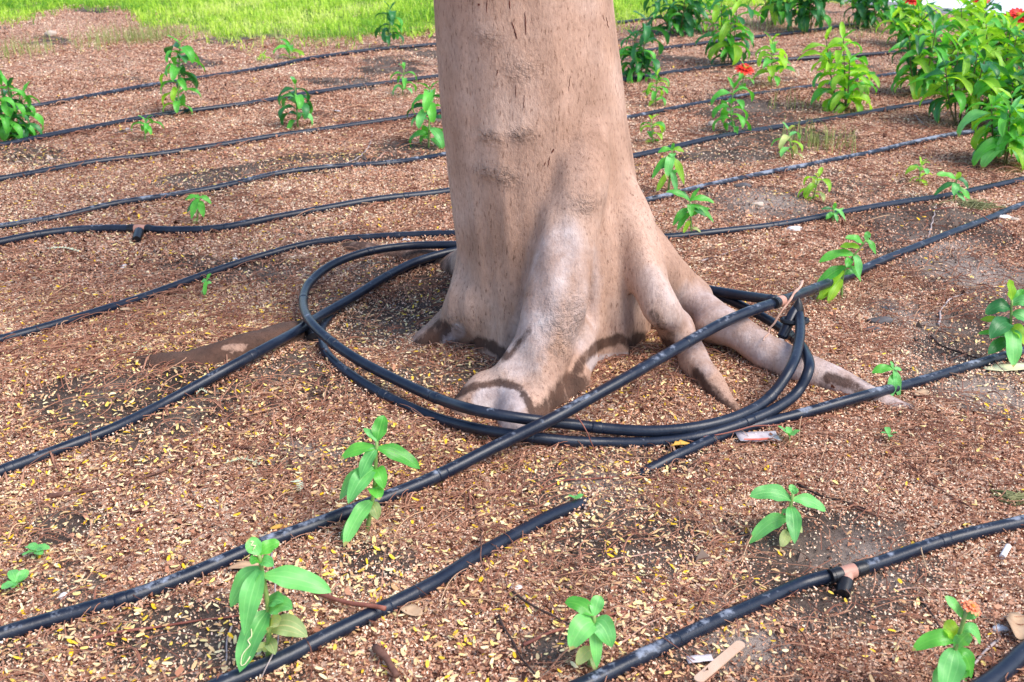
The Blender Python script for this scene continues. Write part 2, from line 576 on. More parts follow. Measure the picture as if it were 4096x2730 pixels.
for nm, val in (("bare", np.maximum(bare(X, Y), patch(X, Y))), ("sand", sand(X, Y)), ("lawn", np.clip((Y - lawn_y(X, Y)) / .12 + sn(X, Y, 0, 1.0, 41, 4) * 2.4 + .4, 0, 1) * (Y > 3))):
    at = ground.data.attributes.new(nm, 'FLOAT', 'POINT')
    at.data.foreach_set("value", val.astype(np.float32).ravel())

# pale paved path at the back right, with its kerb
def slab(name, poly, z0, z1, mat, label, cat):
    P = np.array(poly)
    n = len(P)
    V = np.vstack([np.c_[P, np.full(n, z0)], np.c_[P, np.full(n, z1)]])
    Fs = [tuple(range(n, 2 * n))] + [(i, (i + 1) % n, n + (i + 1) % n, n + i) for i in range(n)]
    o = mesh_obj(name, V, Fs, mat, smooth=False)
    tag(o, label, cat, kind="structure")
    return o
pa, pb = flat(1935, 6)[:2], flat(2420, 62)[:2]
pd = (pb - pa) / np.linalg.norm(pb - pa)
pn = np.array([-pd[1], pd[0]])
if pn[1] < 0: pn = -pn
A, B = pa - pd * 6.0, pb + pd * 6.0
slab("kerb", [A, B, B + pn * .09, A + pn * .09], -.05, .035, M["kerb"], "white kerb along the pale path", "kerb")
slab("path", [A + pn * .095, B + pn * .095, B + pn * 2.5, A + pn * 2.5], -.05, .022, M["paving"], "pale paved path behind the flower bed", "path")

# ------------------------------------------------------------------ litter (nobody could count it)
def frame(n, tilt):
    yaw = RNG.uniform(0, 2 * np.pi, n)
    tx = RNG.normal(0, tilt, n)
    ty = RNG.normal(0, tilt, n)
    u = np.stack([np.cos(yaw), np.sin(yaw), np.tan(np.clip(tx, -1.2, 1.2))], -1)
    u /= np.linalg.norm(u, axis=1)[:, None]
    v = np.stack([-np.sin(yaw), np.cos(yaw), np.tan(np.clip(ty, -1.2, 1.2))], -1)
    v /= np.linalg.norm(v, axis=1)[:, None]
    w = np.cross(u, v)
    return u, v, w

def scatter(n, y0, y1, side=.35, spread=.56):
    y = np.sqrt(RNG.uniform(y0 * y0, y1 * y1, n))
    x = RNG.uniform(-1, 1, n) * (spread * y + side)
    return x, y

def keep(x, y, strength, seed=3, lawn=.9, clump=.5):
    p = 1 - strength * np.clip(np.maximum(bare(x, y), patch(x, y)) * 1.35 - .1 + .35 * sn(x, y, 0, 5., seed, 3), 0, 1)
    p *= 1 - clump * np.clip(.30 + 1.1 * sn(x, y, 0, 1.5, seed + 1, 3), 0, 1)
    p *= np.where(y > lawn_y(x, y), 1 - lawn, 1)
    return RNG.uniform(0, 1, len(x)) < p

def bits():
    Vs, Rs = [], []
    for y0, y1, n, s in ((.72, 1.25, 230000, .95), (1.25, 1.9, 300000, 1.05), (1.9, 2.8, 240000, 1.4), (2.8, 4.2, 170000, 1.8), (4.2, 6.6, 110000, 2.4), (.72, 1.9, 3500, -2.4), (1.9, 4.2, 4500, -3.2), (-1, 0, 90000, 1.3), (-2, 0, 26000, 1.0)):
        big, s = s < 0, abs(s)
        drift = y0 < 0
        if not drift:
            x, y = scatter(n, y0, y1)
        else:                                               # litter banked up against the pipes and the roots
            src = np.vstack(PIPE_PATHS) if y0 == -1 else ROOT_PTS
            src = src[src[:, 1] < 4.2]
            q = src[RNG.integers(0, len(src), n)]
            x, y = q[:, 0] + RNG.normal(0, .009, n), q[:, 1] + RNG.normal(0, .009, n)
        k = keep(x, y, .80, clump=.55) if not drift else np.ones(n, bool)
        x, y = x[k], y[k]
        n = len(x)
        u, v, w = frame(n, .42)
        L = RNG.triangular(.0011, .0021, .0052, n) * s
        Wd = np.minimum(L * RNG.uniform(.3, .9, n), .0021 * s * (1.3 if big else 1))
        c = np.stack([x, y, h(x, y) + RNG.uniform(.0005, .0045, n) * s + (RNG.uniform(0, .003, n) if drift else 0)], -1)
        f = RNG.normal(0, .35, n) * L
        a, b = u * (L / 2)[:, None], v * (Wd / 2)[:, None]
        q = np.stack([c - a - b * .7 + w * f[:, None], c + a * .8 - b, c + a + b * .6 + w * f[:, None], c - a * .7 + b], 1)
        Vs.append(q.reshape(-1, 3))
        Rs.append(np.clip((.45 if big else 1) * RNG.beta(1.3, 1.25, n) + .20 * sn(x, y, 0, 1.1, 21, 2) + .10 * sn(x, y, 0, 9., 22, 2) + .02, 0, 1))
    o = soup("leaf_litter", np.vstack(Vs), 4, M["bits"], np.concatenate(Rs))
    tag(o, "crumbled pinkish brown dry litter covering the soil", "litter", kind="stuff")

def leaflets():
    Vs, Rs = [], []
    for y0, y1, n, s in ((.72, 1.3, 16000, 1.), (1.3, 1.9, 21000, 1.), (1.9, 3.0, 19000, 1.1), (3.0, 5.2, 6000, 1.4)):
        x, y = scatter(n, y0, y1)
        dens = np.clip(.40 - .5 * (x - .1) / (.3 + .4 * y) + .5 * sn(x, y, 0, 2.0, 31, 3) + .35 * np.exp(-((x + .05) ** 2 + (y - 1.45) ** 2) / .16), .07, 1)
        k = keep(x, y, .15, lawn=1., clump=.3) & (RNG.uniform(0, 1, len(x)) < dens)
        x, y = x[k], y[k]
        n = len(x)
        u, v, w = frame(n, .24)
        L = RNG.triangular(.0040, .0075, .0125, n) * s
        Wd = L * RNG.uniform(.27, .42, n)
        c = np.stack([x, y, h(x, y) + RNG.uniform(.003, .006, n)], -1)
        cu = RNG.normal(0, .10, n) * L
        prof = [(-.5, 0), (-.32, .42), (.1, .5), (.4, .3), (.5, 0), (.4, -.3), (.1, -.5), (-.32, -.42)]
        q = np.stack([c + u * (L * p)[:, None] + v * (Wd * r)[:, None] + w * (cu * (4 * p * p))[:, None] for p, r in prof], 1)
        Vs.append(q.reshape(-1, 3))
        Rs.append(RNG.uniform(0, 1, n) ** 1.15)
    o = soup("fallen_leaflets", np.vstack(Vs), 8, M["leaflet"], np.concatenate(Rs))
    tag(o, "small cream and yellow oval leaflets scattered over the soil", "leaflets", kind="stuff")

def strands():
    Vs, Rs = [], []
    for y0, y1, n, rad in ((.72, 1.3, 3400, .00048), (1.3, 2.0, 5200, .0006), (2.0, 3.4, 5200, .0008), (3.4, 5.2, 2600, .0011), (.73, 1.3, 420, -.0009), (1.3, 2.2, 650, -.0011), (2.2, 4.5, 700, -.0016)):
        x, y = scatter(n, y0, y1)
        k = keep(x, y, .6, seed=8, lawn=1., clump=.9)
        x, y = x[k], y[k]
        n = len(x)
        yaw = RNG.uniform(0, 6.28, n)
        kap = RNG.normal(0, 14 if rad > 0 else 5, n)
        Ls = RNG.uniform(.025, .11, n) * (1 if rad > 0 else .5)
        rad = abs(rad)
        m = 9
        t = np.linspace(0, 1, m)
        s = Ls[:, None] * t
        ang = yaw[:, None] + kap[:, None] * s * (0.4 + t)
        dx = np.cumsum(np.cos(ang) * (Ls / (m - 1))[:, None], 1)
        dy = np.cumsum(np.sin(ang) * (Ls / (m - 1))[:, None], 1)
        xx, yy = x[:, None] + dx, y[:, None] + dy
        arch = RNG.uniform(.002, .012, n)
        zz = h(xx, yy) + .004 + arch[:, None] * np.sin(np.pi * t)
        P = np.stack([xx, yy, zz], -1)
        N = np.stack([-np.sin(ang), np.cos(ang), np.zeros_like(ang)], -1)
        for off in ((0, 1), (1, 0)):
            D = (N * off[1] + np.array([0, 0, 1.]) * off[0]) * rad * 1.15
            q = np.stack([P[:, :-1] - D[:, :-1], P[:, 1:] - D[:, 1:], P[:, 1:] + D[:, 1:], P[:, :-1] + D[:, :-1]], 2)
            Vs.append(q.reshape(-1, 3))
            Rs.append(np.repeat(np.clip(RNG.normal(.5, .22, n), 0, 1), m - 1))
    o = soup("dry_strands", np.vstack(Vs), 4, M["strand"], np.concatenate(Rs))
    tag(o, "thin curly brown dry strands tangled over the soil", "dry strands", kind="stuff")

def blades(x, y, hmin, hmax, wd, lean):
    n = len(x)
    hh = RNG.uniform(hmin, hmax, n)
    yaw = RNG.uniform(0, 6.28, n)
    ln = np.abs(RNG.normal(0, lean, n))
    d = np.stack([np.cos(yaw), np.sin(yaw), np.zeros(n)], -1)
    yv = yaw + RNG.uniform(.8, 2.3, n)
    s = np.stack([np.cos(yv), np.sin(yv), np.zeros(n)], -1) * (wd * RNG.uniform(.6, 1.2, n))[:, None]
    b = np.stack([x, y, h(x, y) - .003], -1)
    up = np.array([0, 0, 1.])
    m = b + up * (hh * .6)[:, None] + d * (hh * ln * .3)[:, None]
    t = b + up * (hh * np.maximum(.35, 1 - .35 * ln))[:, None] + d * (hh * ln)[:, None]
    q1 = np.stack([b - s, b + s, m + s * .8, m - s * .8], 1)
    q2 = np.stack([m - s * .8, m + s * .8, t + s * .08, t - s * .08], 1)
    return np.concatenate([q1, q2], 1).reshape(-1, 3), np.repeat(RNG.uniform(0, 1, n), 2)

def grass():
    tx, ty = scatter(17000, 4.4, 9.0, .6, .56)
    ti = RNG.integers(0, len(tx), 170000)
    x, y = tx[ti] + RNG.normal(0, .022, len(ti)), ty[ti] + RNG.normal(0, .022, len(ti))
    tuft = RNG.uniform(0, 1, len(tx))[ti]
    e = y - lawn_y(x, y) + .36 * sn(x, y, 0, 1.0, 41, 4) + RNG.normal(0, .16, len(x)) + .12
    p = np.clip((e + .10) / .3, 0, 1) ** 1.3
    k = RNG.uniform(0, 1, len(x)) < p
    pd_ = (np.stack([x, y], -1) - pa) @ pn
    k &= pd_ < 0
    k &= ~((x > .9) & (y < 6.3) & (RNG.uniform(0, 1, len(x)) < .85))
    x, y, tuft = x[k], y[k], tuft[k]
    V, Rr = blades(x, y, .012, .055, .0026, .95)
    Rr = np.clip(Rr * .45 + np.repeat(tuft, 2) * .6 + np.repeat(.40 * sn(x, y, 0, 1.1, 42, 3), 2) - np.repeat(.5 * np.exp(-((x / y + .40) ** 2 / .006 + (y - 6.2) ** 2 / .5)), 2), 0, 1)
    o = soup("lawn_grass", V, 4, M["grass"], Rr)
    tag(o, "bright yellow green lawn grass at the back of the bed", "grass", kind="stuff")
    xs, ys = [], []
    for px, py, r, n in ((270, 100, .12, 130), (310, 85, .16, 190), (215, 112, .05, 25), (345, 95, .08, 90), (400, 85, .10, 110), (15, 128, .10, 110), (62, 118, .07, 50),
                         (1855, 335, .05, 80), (1900, 340, .05, 50), (1690, 62, .2, 150), (2000, 75, .2, 150), (1830, 250, .05, 20), (700, 98, .2, 180)):
        p = G(px, py)
        xs.append(RNG.normal(p[0], r, n))
        ys.append(RNG.normal(p[1], r * .8, n))
    V, Rr = blades(np.concatenate(xs), np.concatenate(ys), .03, .10, .0014, .5)
    o = soup("sparse_grass", V, 4, M["weed"], Rr)
    tag(o, "sparse pale grass sprouting at the edge of the litter", "grass", kind="stuff")

ROOT_PTS = None
PIPE_PATHS = []

# ------------------------------------------------------------------ the tree: smooth union of trunk and buttress roots, meshed with surface nets
YT = 1.66
EDGE = [(0, 990, 1412), (130, 1002, 1425), (270, 1014, 1440), (360, 1023, 1455), (430, 1030, 1467), (500, 1038, 1482), (570, 1048, 1492), (640, 1058, 1496), (700, 1064, 1496)]
ez, ec, er = [], [], []
for py, l, r in EDGE:
    a, b = W(l, py, YT), W(r, py, YT)
    ez.append((a[2] + b[2]) / 2)
    ec.append((a[0] + b[0]) / 2)
    er.append((b[0] - a[0]) / 2 * .985)
ez, ec, er = map(np.array, (ez[::-1], ec[::-1], er[::-1]))

CH = {  # chains of (x, y, z, radius)
    "front": [(*W(1350, 330, YT - .110), .026), (*W(1322, 470, YT - .140), .032), (*W(1296, 590, YT - .165), .037), (*W(1272, 700, YT - .195), .040),
              (*W(1238, 810, YT - .230), .038), (*G(1190, 880, .030), .036), (*G(1130, 925, .004), .034), (*G(1050, 970, -.026), .026)],
    "front_toe": [(*W(1255, 820, YT - .225), .036), (*G(1205, 930, .010), .036), (*G(1185, 1008, -.014), .032)],
    "front_heel": [(*W(1325, 770, YT - .165), .030), (*G(1305, 865, .004), .030), (*G(1275, 915, -.004), .030)],
    "thin": [(*W(1440, 450, YT - .05), .018), (*W(1462, 540, YT - .08), .022), (*W(1486, 622, YT - .108), .023), (*W(1516, 700, YT - .138), .020), (*G(1560, 772, .034), .0142), (*G(1608, 846, .017), .0100), (*G(1650, 903, .006), .0078), (*G(1684, 948, -.003), .006), (*G(1705, 978, -.014), .005)],
    "long": [(*W(1436, 520, YT + .0), .034), (*W(1492, 604, YT - .03), .034), (*G(1575, 684, .054), .024), (*G(1672, 756, .040), .0185), (*G(1790, 824, .021), .0150),
             (*G(1880, 865, .010), .0122), (*G(1960, 898, .002), .0105), (*G(2030, 930, -.005), .0095), (*G(2085, 955, -.012), .008), (*G(2130, 975, -.024), .007)],
    "left": [(*W(1118, 620, YT - .01), .040), (*W(1100, 690, YT - .05), .036), (*G(1052, 755, .012), .029), (*G(1005, 782, .000), .024), (*G(950, 803, -.016), .018)],
    "back": [(*W(1160, 560, YT + .10), .04), (*G(1035, 618, -.016), .020), (*G(930, 604, -.010), .018), (*G(850, 588, -.008), .017), (*G(745, 568, -.014), .014)],
}

def surface(xs, ys, zs, Fd):
    S = Fd < 0
    c = [(i, j, k) for i in (0, 1) for j in (0, 1) for k in (0, 1)]
    sh = tuple(n - 1 for n in Fd.shape)
    sub = lambda A_, o: A_[o[0]:o[0] + sh[0], o[1]:o[1] + sh[1], o[2]:o[2] + sh[2]]
    cnt = sum(sub(S, o).astype(np.int8) for o in c)
    act = (cnt > 0) & (cnt < 8)
    ii, jj, kk = np.nonzero(act)
    acc = np.zeros((len(ii), 3))
    num = np.zeros(len(ii))
    co = [xs, ys, zs]
    def P(o):
        return np.stack([xs[ii + o[0]], ys[jj + o[1]], zs[kk + o[2]]], -1), Fd[ii + o[0], jj + o[1], kk + o[2]]
    for o in c:
        for ax in range(3):
            if o[ax] == 0:
                o2 = list(o)
                o2[ax] = 1
                p1, f1 = P(o)
                p2, f2 = P(o2)
                m_ = (f1 < 0) != (f2 < 0)
                t = np.where(m_, f1 / np.where(m_, f1 - f2, 1), 0)
                acc += np.where(m_[:, None], p1 + (p2 - p1) * t[:, None], 0)
                num += m_
    V = acc / num[:, None]
    idx = -np.ones(sh, int)
    idx[ii, jj, kk] = np.arange(len(ii))
    Fs = []
    for ax in range(3):
        b1, b2 = [(1, 2), (2, 0), (0, 1)][ax]
        sl1 = [slice(None)] * 3
        sl2 = [slice(None)] * 3
        sl1[ax] = slice(0, -1)
        sl2[ax] = slice(1, None)
        d = S[tuple(sl1)] != S[tuple(sl2)]
        q = np.array(np.nonzero(d)).T
        ok = (q[:, b1] > 0) & (q[:, b2] > 0) & (q[:, b1] < sh[b1]) & (q[:, b2] < sh[b2])
        q = q[ok]
        flip = S[tuple(sl1)][tuple(q.T)]
        def cell(d1, d2):
            r = q.copy()
            r[:, b1] -= d1
            r[:, b2] -= d2
            return idx[tuple(r.T)]
        Q = np.stack([cell(1, 1), cell(0, 1), cell(0, 0), cell(1, 0)], -1)
        Q[~flip] = Q[~flip][:, ::-1]
        Fs.append(Q[(Q >= 0).all(1)])
    return V, np.vstack(Fs)

def smin(a, b, k):
    hh = np.maximum(k - np.abs(a - b), 0) / k
    return np.minimum(a, b) - hh * hh * k * .25

def chain_into(Fd, xs, ys, zs, ch, k):
    for (x1, y1, z1, r1), (x2, y2, z2, r2) in zip(ch[:-1], ch[1:]):
        m_ = max(r1, r2) + k + .03
        s = []
        for A_, lo, hi in ((xs, min(x1, x2), max(x1, x2)), (ys, min(y1, y2), max(y1, y2)), (zs, min(z1, z2), max(z1, z2))):
            i0, i1 = np.searchsorted(A_, lo - m_), np.searchsorted(A_, hi + m_)
            s.append(slice(max(0, i0), min(len(A_), i1)))
        gx_, gy_, gz_ = np.meshgrid(xs[s[0]], ys[s[1]], zs[s[2]], indexing='ij')
        if gx_.size == 0:
            continue
        d = np.array([x2 - x1, y2 - y1, z2 - z1])
        t = np.clip(((gx_ - x1) * d[0] + (gy_ - y1) * d[1] + (gz_ - z1) * d[2]) / d.dot(d), 0, 1)
        dist = np.sqrt((gx_ - x1 - t * d[0]) ** 2 + (gy_ - y1 - t * d[1]) ** 2 + (gz_ - z1 - t * d[2]) ** 2) - (r1 + (r2 - r1) * t)
        v = Fd[s[0], s[1], s[2]]
        Fd[s[0], s[1], s[2]] = smin(v, dist, k)

def refine(ch, n=4):
    a = np.array(ch)
    q = spline(a[:, :3], .02)
    d = np.r_[0, np.cumsum(np.linalg.norm(np.diff(q, axis=0), axis=1))]
    kd = [np.argmin(np.linalg.norm(q - p, axis=1)) for p in a[:, :3]]
    r = np.interp(np.arange(len(q)), kd, a[:, 3])
    return np.c_[q, r]

def build_tree():
    xs = np.arange(-.36, .76, .0058)
    ys = np.arange(1.12, 2.12, .0058)
    zs = np.concatenate([np.arange(-.07, .60, .0058), np.arange(.61, 1.1, .03), np.arange(1.12, 3.0, .08)])
    gx_, gy_, gz_ = np.meshgrid(xs, ys, zs, indexing='ij')
    sl = (ec[-1] - ec[-4]) / (ez[-1] - ez[-4])
    cx = np.interp(gz_, ez, ec) + np.where(gz_ > ez[-1], (gz_ - ez[-1]) * sl * .6, 0)
    rr = np.interp(gz_, ez, er) * np.where(gz_ > ez[-1], 1 - .07 * (gz_ - ez[-1]), 1)
    th = np.arctan2(gy_ - YT, gx_ - cx)
    flare = np.exp(-np.clip(gz_, 0, 9) / .16)
    rr = rr * (1 + flare * (.012 * np.sin(5 * th + .6) + .010 * np.sin(9 * th + 2.)) + .010 * np.sin(3 * th + 1.2 + 2 * gz_))
    Fd = np.hypot(gx_ - cx, (gy_ - YT) * 1.03) - rr
    Fd = np.maximum(Fd, gz_ - 2.9)
    for nm, ch in CH.items():
        chain_into(Fd, xs, ys, zs, refine(ch), {"front": .024, "front_toe": .02, "front_heel": .03, "foot": .04, "left": .03}.get(nm, .03))
    Fd -= np.exp(-np.clip(gz_, 0, 9) / .22) * (.0035 * np.sin(17 * th + 1. + 3 * sn(gx_, gy_, gz_, 1.5, 56, 1)) + .0025 * np.sin(29 * th + 4 * sn(gx_, gy_, gz_, 2., 57, 1))) * (gz_ < .8)
    Fd += .0028 * sn(gx_, gy_, gz_ * .45, 6.0, 55, 2) * (gz_ < .8)
    V, Q = surface(xs, ys, zs, Fd)
    root = empty("tree", (float(ec[0]), YT, 0))
    tag(root, "thick smooth pinkish tan tree trunk with spreading buttress roots", "tree")
    o = mesh_obj("trunk", V, Q.tolist(), M["bark"], root)
    def ell(lst):
        v = np.zeros(len(V))
        for p, r, s in lst:
            v = np.maximum(v, s * np.exp(-(((V - p[:3]) / np.array(r)) ** 2).sum(1)))
        return v
    dz_ = CAM_H - V[:, 2]
    fw = V[:, 1] * CP + dz_ * SP
    vp = np.stack([(2048 + FOC * V[:, 0] / fw) / SCL, (1365 + FOC * (dz_ * CP - V[:, 1] * SP) / fw) / SCL], -1)
    near = V[:, 1] < YT + .05
    def strokes(lst):
        """damp stains and other dark and pale marks on the near side, given as strokes (points, half width, strength)"""
        v = np.zeros(len(V))
        for pts, w, st_ in lst:
            d = np.full(len(V), 1e9)
            p = np.array(pts, float)
            if len(p) == 1:
                p = np.vstack([p, p + .1])
            for a_, b_ in zip(p[:-1], p[1:]):
                ab = b_ - a_
                t = np.clip(((vp - a_) @ ab) / ab.dot(ab), 0, 1)
                d = np.minimum(d, np.linalg.norm(vp - a_ - t[:, None] * ab, axis=1))
            v = np.maximum(v, st_ * np.clip(1.5 - d / (1.05 * w), 0, 1))
        return v * near
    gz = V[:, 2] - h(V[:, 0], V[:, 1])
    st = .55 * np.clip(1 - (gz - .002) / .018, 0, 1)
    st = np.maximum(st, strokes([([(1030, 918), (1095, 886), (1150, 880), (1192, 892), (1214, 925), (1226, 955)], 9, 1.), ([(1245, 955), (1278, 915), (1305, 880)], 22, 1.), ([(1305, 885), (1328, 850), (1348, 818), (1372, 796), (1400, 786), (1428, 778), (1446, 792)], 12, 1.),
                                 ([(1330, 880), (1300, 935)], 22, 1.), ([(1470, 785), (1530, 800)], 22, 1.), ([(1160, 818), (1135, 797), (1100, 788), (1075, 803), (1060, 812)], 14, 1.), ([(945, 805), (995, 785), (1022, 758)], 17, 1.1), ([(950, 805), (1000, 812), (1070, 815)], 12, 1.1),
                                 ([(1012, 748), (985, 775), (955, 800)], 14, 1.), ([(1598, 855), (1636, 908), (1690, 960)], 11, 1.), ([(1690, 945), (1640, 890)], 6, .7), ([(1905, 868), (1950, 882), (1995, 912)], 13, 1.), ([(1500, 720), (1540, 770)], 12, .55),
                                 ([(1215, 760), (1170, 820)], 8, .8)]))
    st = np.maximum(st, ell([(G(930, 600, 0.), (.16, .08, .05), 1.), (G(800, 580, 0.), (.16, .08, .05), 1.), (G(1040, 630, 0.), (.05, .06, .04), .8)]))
    pale = strokes([([(1120, 925), (1175, 922)], 34, 1.2), ([(1190, 985), (1180, 1030)], 40, 1.1), ([(1365, 835), (1440, 828)], 17, 1.), ([(1030, 778), (1052, 762)], 18, 1.1), ([(1290, 560), (1250, 690), (1200, 820)], 60, .62), ([(1500, 640), (1560, 740), (1620, 830)], 38, .5),
                    ([(1600, 690), (1740, 790), (1900, 860), (2080, 950)], 50, .62), ([(1340, 600), (1330, 760)], 60, .45)])
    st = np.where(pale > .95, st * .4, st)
    knot = ell([(W(1300, 730, YT - .22), (.035, .1, .045), 1.), (W(1128, 313, YT - .13), (.018, .08, .010), 1.), (W(1198, 312, YT - .15), (.022, .08, .012), 1.), (W(1120, 400, YT - .13), (.02, .08, .010), .9), (W(1160, 405, YT - .14), (.022, .08, .014), 1.),
                (W(1345, 455, YT - .15), (.02, .08, .014), 1.), (W(1280, 770, YT - .22), (.03, .1, .03), .8), (W(1120, 85, YT - .13), (.02, .08, .012), .6), (W(1200, 160, YT - .14), (.03, .08, .02), .5), (G(1050, 740, .05), (.03, .03, .02), .8)])
    for nm, v in (("stain", st), ("pale", pale), ("knot", knot)):
        at = o.data.attributes.new(nm, 'FLOAT', 'POINT')
        at.data.foreach_set("value", v.astype(np.float32))
    global ROOT_PTS
    ROOT_PTS = V[(np.abs(gz - .002) < .007)]
    bvh = BVHTree.FromPolygons(V.tolist(), Q.tolist())
    # reddish splits in the bark: thin slivers following the surface
    cr = [(1170, 0, 1172, 22, .0022), (1176, 50, 1182, 70, .0020), (1182, 68, 1188, 90, .0024), (1206, 28, 1208, 80, .0020), (1118, 0, 1119, 30, .0014),
          (1392, 40, 1398, 65, .0018), (1100, 8, 1101, 14, .0035), (1144, 160, 1142, 172, .0016), (1273, 342, 1268, 352, .0028), (1263, 360, 1259, 385, .0016),
          (1185, 195, 1186, 225, .0010), (1205, 218, 1202, 255, .0010), (1310, 175, 1306, 210, .0010), (1254, 372, 1250, 382, .0018), (1385, 35, 1388, 48, .0010)]
    for x1, y1, x2, y2, w in cr:
        ps = []
        for i in range(9):
            t = i / 8
            d = Vector(ray(x1 + (x2 - x1) * t + random.uniform(-1, 1) * .8, y1 + (y2 - y1) * t)).normalized()
            hit, nrm, _, _ = bvh.ray_cast(Vector((0, 0, CAM_H)), d)
            if hit is not None:
                ps.append((hit, nrm))
        if len(ps) < 4:
            continue
        Vc, Fc = [], []
        n = len(ps)
        for i, (p, nr) in enumerate(ps):
            ww = w * .5 * math.sin(math.pi * (i + .35) / (n - .3)) ** .6
            s = nr.cross(Vector((0, 0, 1))).normalized()
            for q in (p + s * ww + nr * .0003, p + nr * .0009, p - s * ww + nr * .0003):
                Vc.append(q[:])
        for i in range(n - 1):
            a = i * 3
            Fc += [(a, a + 1, a + 4, a + 3), (a + 1, a + 2, a + 5, a + 4)]
        mesh_obj("bark_crack", Vc, Fc, M["crack"], root)
    # roots that surface again away from the trunk
    xs2, ys2, zs2 = np.arange(-1.3, -.3, .008), np.arange(1.3, 1.8, .008), np.arange(-.06, .09, .008)
    F2 = np.full((len(xs2), len(ys2), len(zs2)), .3)
    chain_into(F2, xs2, ys2, zs2, refine([(*G(745, 765, -.030), .020), (*G(680, 785, -.014), .024), (*G(600, 810, -.008), .025), (*G(500, 838, -.013), .024), (*G(400, 857, -.020), .022), (*G(290, 868, -.034), .018)]), .03)
    g2 = np.meshgrid(xs2, ys2, zs2, indexing='ij')
    F2 += .003 * sn(g2[0], g2[1], g2[2], 7., 66, 2)
    V2, Q2 = surface(xs2, ys2, zs2, F2)
    o2 = mesh_obj("surface_root", V2, Q2.tolist(), M["bark"], root)
    o2["label"] = "dark root breaking the surface left of the coil"
    p0 = G(550, 800, .02)
    pl = np.exp(-(((V2 - p0) / np.array((.05, .03, .015))) ** 2).sum(1)) * .40
    for nm, v in (("stain", np.where(pl > .3, .4, 1.25)), ("pale", pl * .7), ("knot", np.zeros(len(V2)))):
        at = o2.data.attributes.new(nm, 'FLOAT', 'POINT')
        at.data.foreach_set("value", v.astype(np.float32))
    return bvh
TREE_BVH = build_tree()

# ------------------------------------------------------------------ drip irrigation pipes
PIPES_GROUP = "black irrigation pipes across the bed"

def path3(pts, r, sink=.12):
    out = []
    for q in pts:
        dz = q[2] if len(q) > 2 else 0.0
        out.append(G(q[0], q[1], r * (1 - sink) + dz))
    return out

def pipe(pts, r, mat, label, emit=.42, wob=.0004):
    P = spline(path3(pts, r), .010)
    d = np.r_[0, np.cumsum(np.linalg.norm(np.diff(P, axis=0), axis=1))]
    ph = random.uniform(0, 10)
    P[:, 2] += wob * np.sin(d * 9 + ph) + wob * np.sin(d * 23 + ph * 2)
    P[:, 0] += wob * .8 * np.sin(d * 14 + ph * 3)
    rad = np.full(len(P), r)
    mid = P[len(P) // 2]
    root = empty("irrigation_pipe", (mid[0], mid[1], h(mid[0], mid[1])))
    tag(root, label, "pipe", PIPES_GROUP)
    MB().tube(P, rad, 14).build("tube", M[mat], root)
    s = random.uniform(.05, .2)
    while s < d[-1] - .03:                                        # moulded emitter rings along the drip line
        i = int(np.searchsorted(d, s))
        if 2 < i < len(P) - 3:
            t = P[i + 1] - P[i - 1]
            t /= np.linalg.norm(t)
            MB().tube([P[i] - t * .007, P[i] - t * .0045, P[i] + t * .0045, P[i] + t * .007], [r * 1.0, r * 1.045, r * 1.045, r * 1.0], 14).build("emitter_ring", M[mat], root)
        s += emit * random.uniform(.85, 1.15)
    PIPE_PATHS.append(P)
    return root, P

def collar(parent, c, t, r, L=.016):
    c, t = np.asarray(c), np.asarray(t)
    return MB().tube([c - t * L / 2, c - t * L * .3, c - t * L * .28, c + t * L * .28, c + t * L * .3, c + t * L / 2],
                     [r * 1.04, r * 1.08, r * 1.14, r * 1.14, r * 1.08, r * 1.04], 16).build("collar", M["collar"], parent)

def tee(parent, at, ax, leg, r, leglen=.026, stub=.03, L=.030):
    """terracotta coloured tee: body along the pipe, a branch and the black stub pushed onto it"""
    at, ax, leg = [np.asarray(q, float) for q in (at, ax, leg)]
    ax /= np.linalg.norm(ax)
    leg /= np.linalg.norm(leg)
    b = MB()
    b.tube([at - ax * L / 2, at - ax * L * .4, at + ax * L * .4, at + ax * L / 2], [r * .98, r * 1.06, r * 1.06, r * .98], 16)
    b.tube([at, at + leg * leglen], [r * .95, r * .9], 14)
    t = b.build("tee_fitting", M["tee"], parent)
    q = MB().tube([at + leg * leglen * .75, at + leg * leglen * .8, at + leg * (leglen + stub * .4), at + leg * (leglen + stub)], [r * 1.0, r * 1.15, r * 1.12, r * 1.0], 14)
    q.build("branch_stub", M["collar"], t)
    collar(parent, at - ax * (L / 2 + .004), ax, r)
    collar(parent, at + ax * (L / 2 + .004), ax, r)

RN = .0088
pipe([(-80, 262), (80, 244), (330, 200), (600, 158), (720, 134), (860, 115), (1000, 103), (1200, 78), (1430, 52), (1520, 40)], RN, "pipe_dusty",
     "farthest black drip pipe left of the trunk, nearest the lawn")
pipe([(-80, 350), (0, 334), (200, 296), (390, 262), (560, 240), (760, 208), (1000, 177), (1300, 138), (1530, 111), (1680, 92), (1840, 74), (1960, 58)], RN, "pipe",
     "dark drip pipe passing behind the tall narrow seedling at far left")
pipe([(-80, 425), (0, 413), (210, 375), (410, 349), (620, 316), (800, 290), (985, 262), (1200, 222), (1430, 186), (1550, 166), (1660, 152), (1800, 138), (2000, 126), (2150, 112)], RN, "pipe",
     "drip pipe that carries a small pinkish clip on its left half").__getitem__(0)
pipe([(-80, 540), (0, 523), (150, 497), (270, 468), (480, 436), (640, 400), (760, 385), (900, 375), (1025, 355), (1200, 318), (1440, 272), (1560, 248), (1700, 222), (1900, 195), (2060, 170)], RN * .92, "pipe_dusty",
     "thin half buried drip pipe running under loose dry fronds")
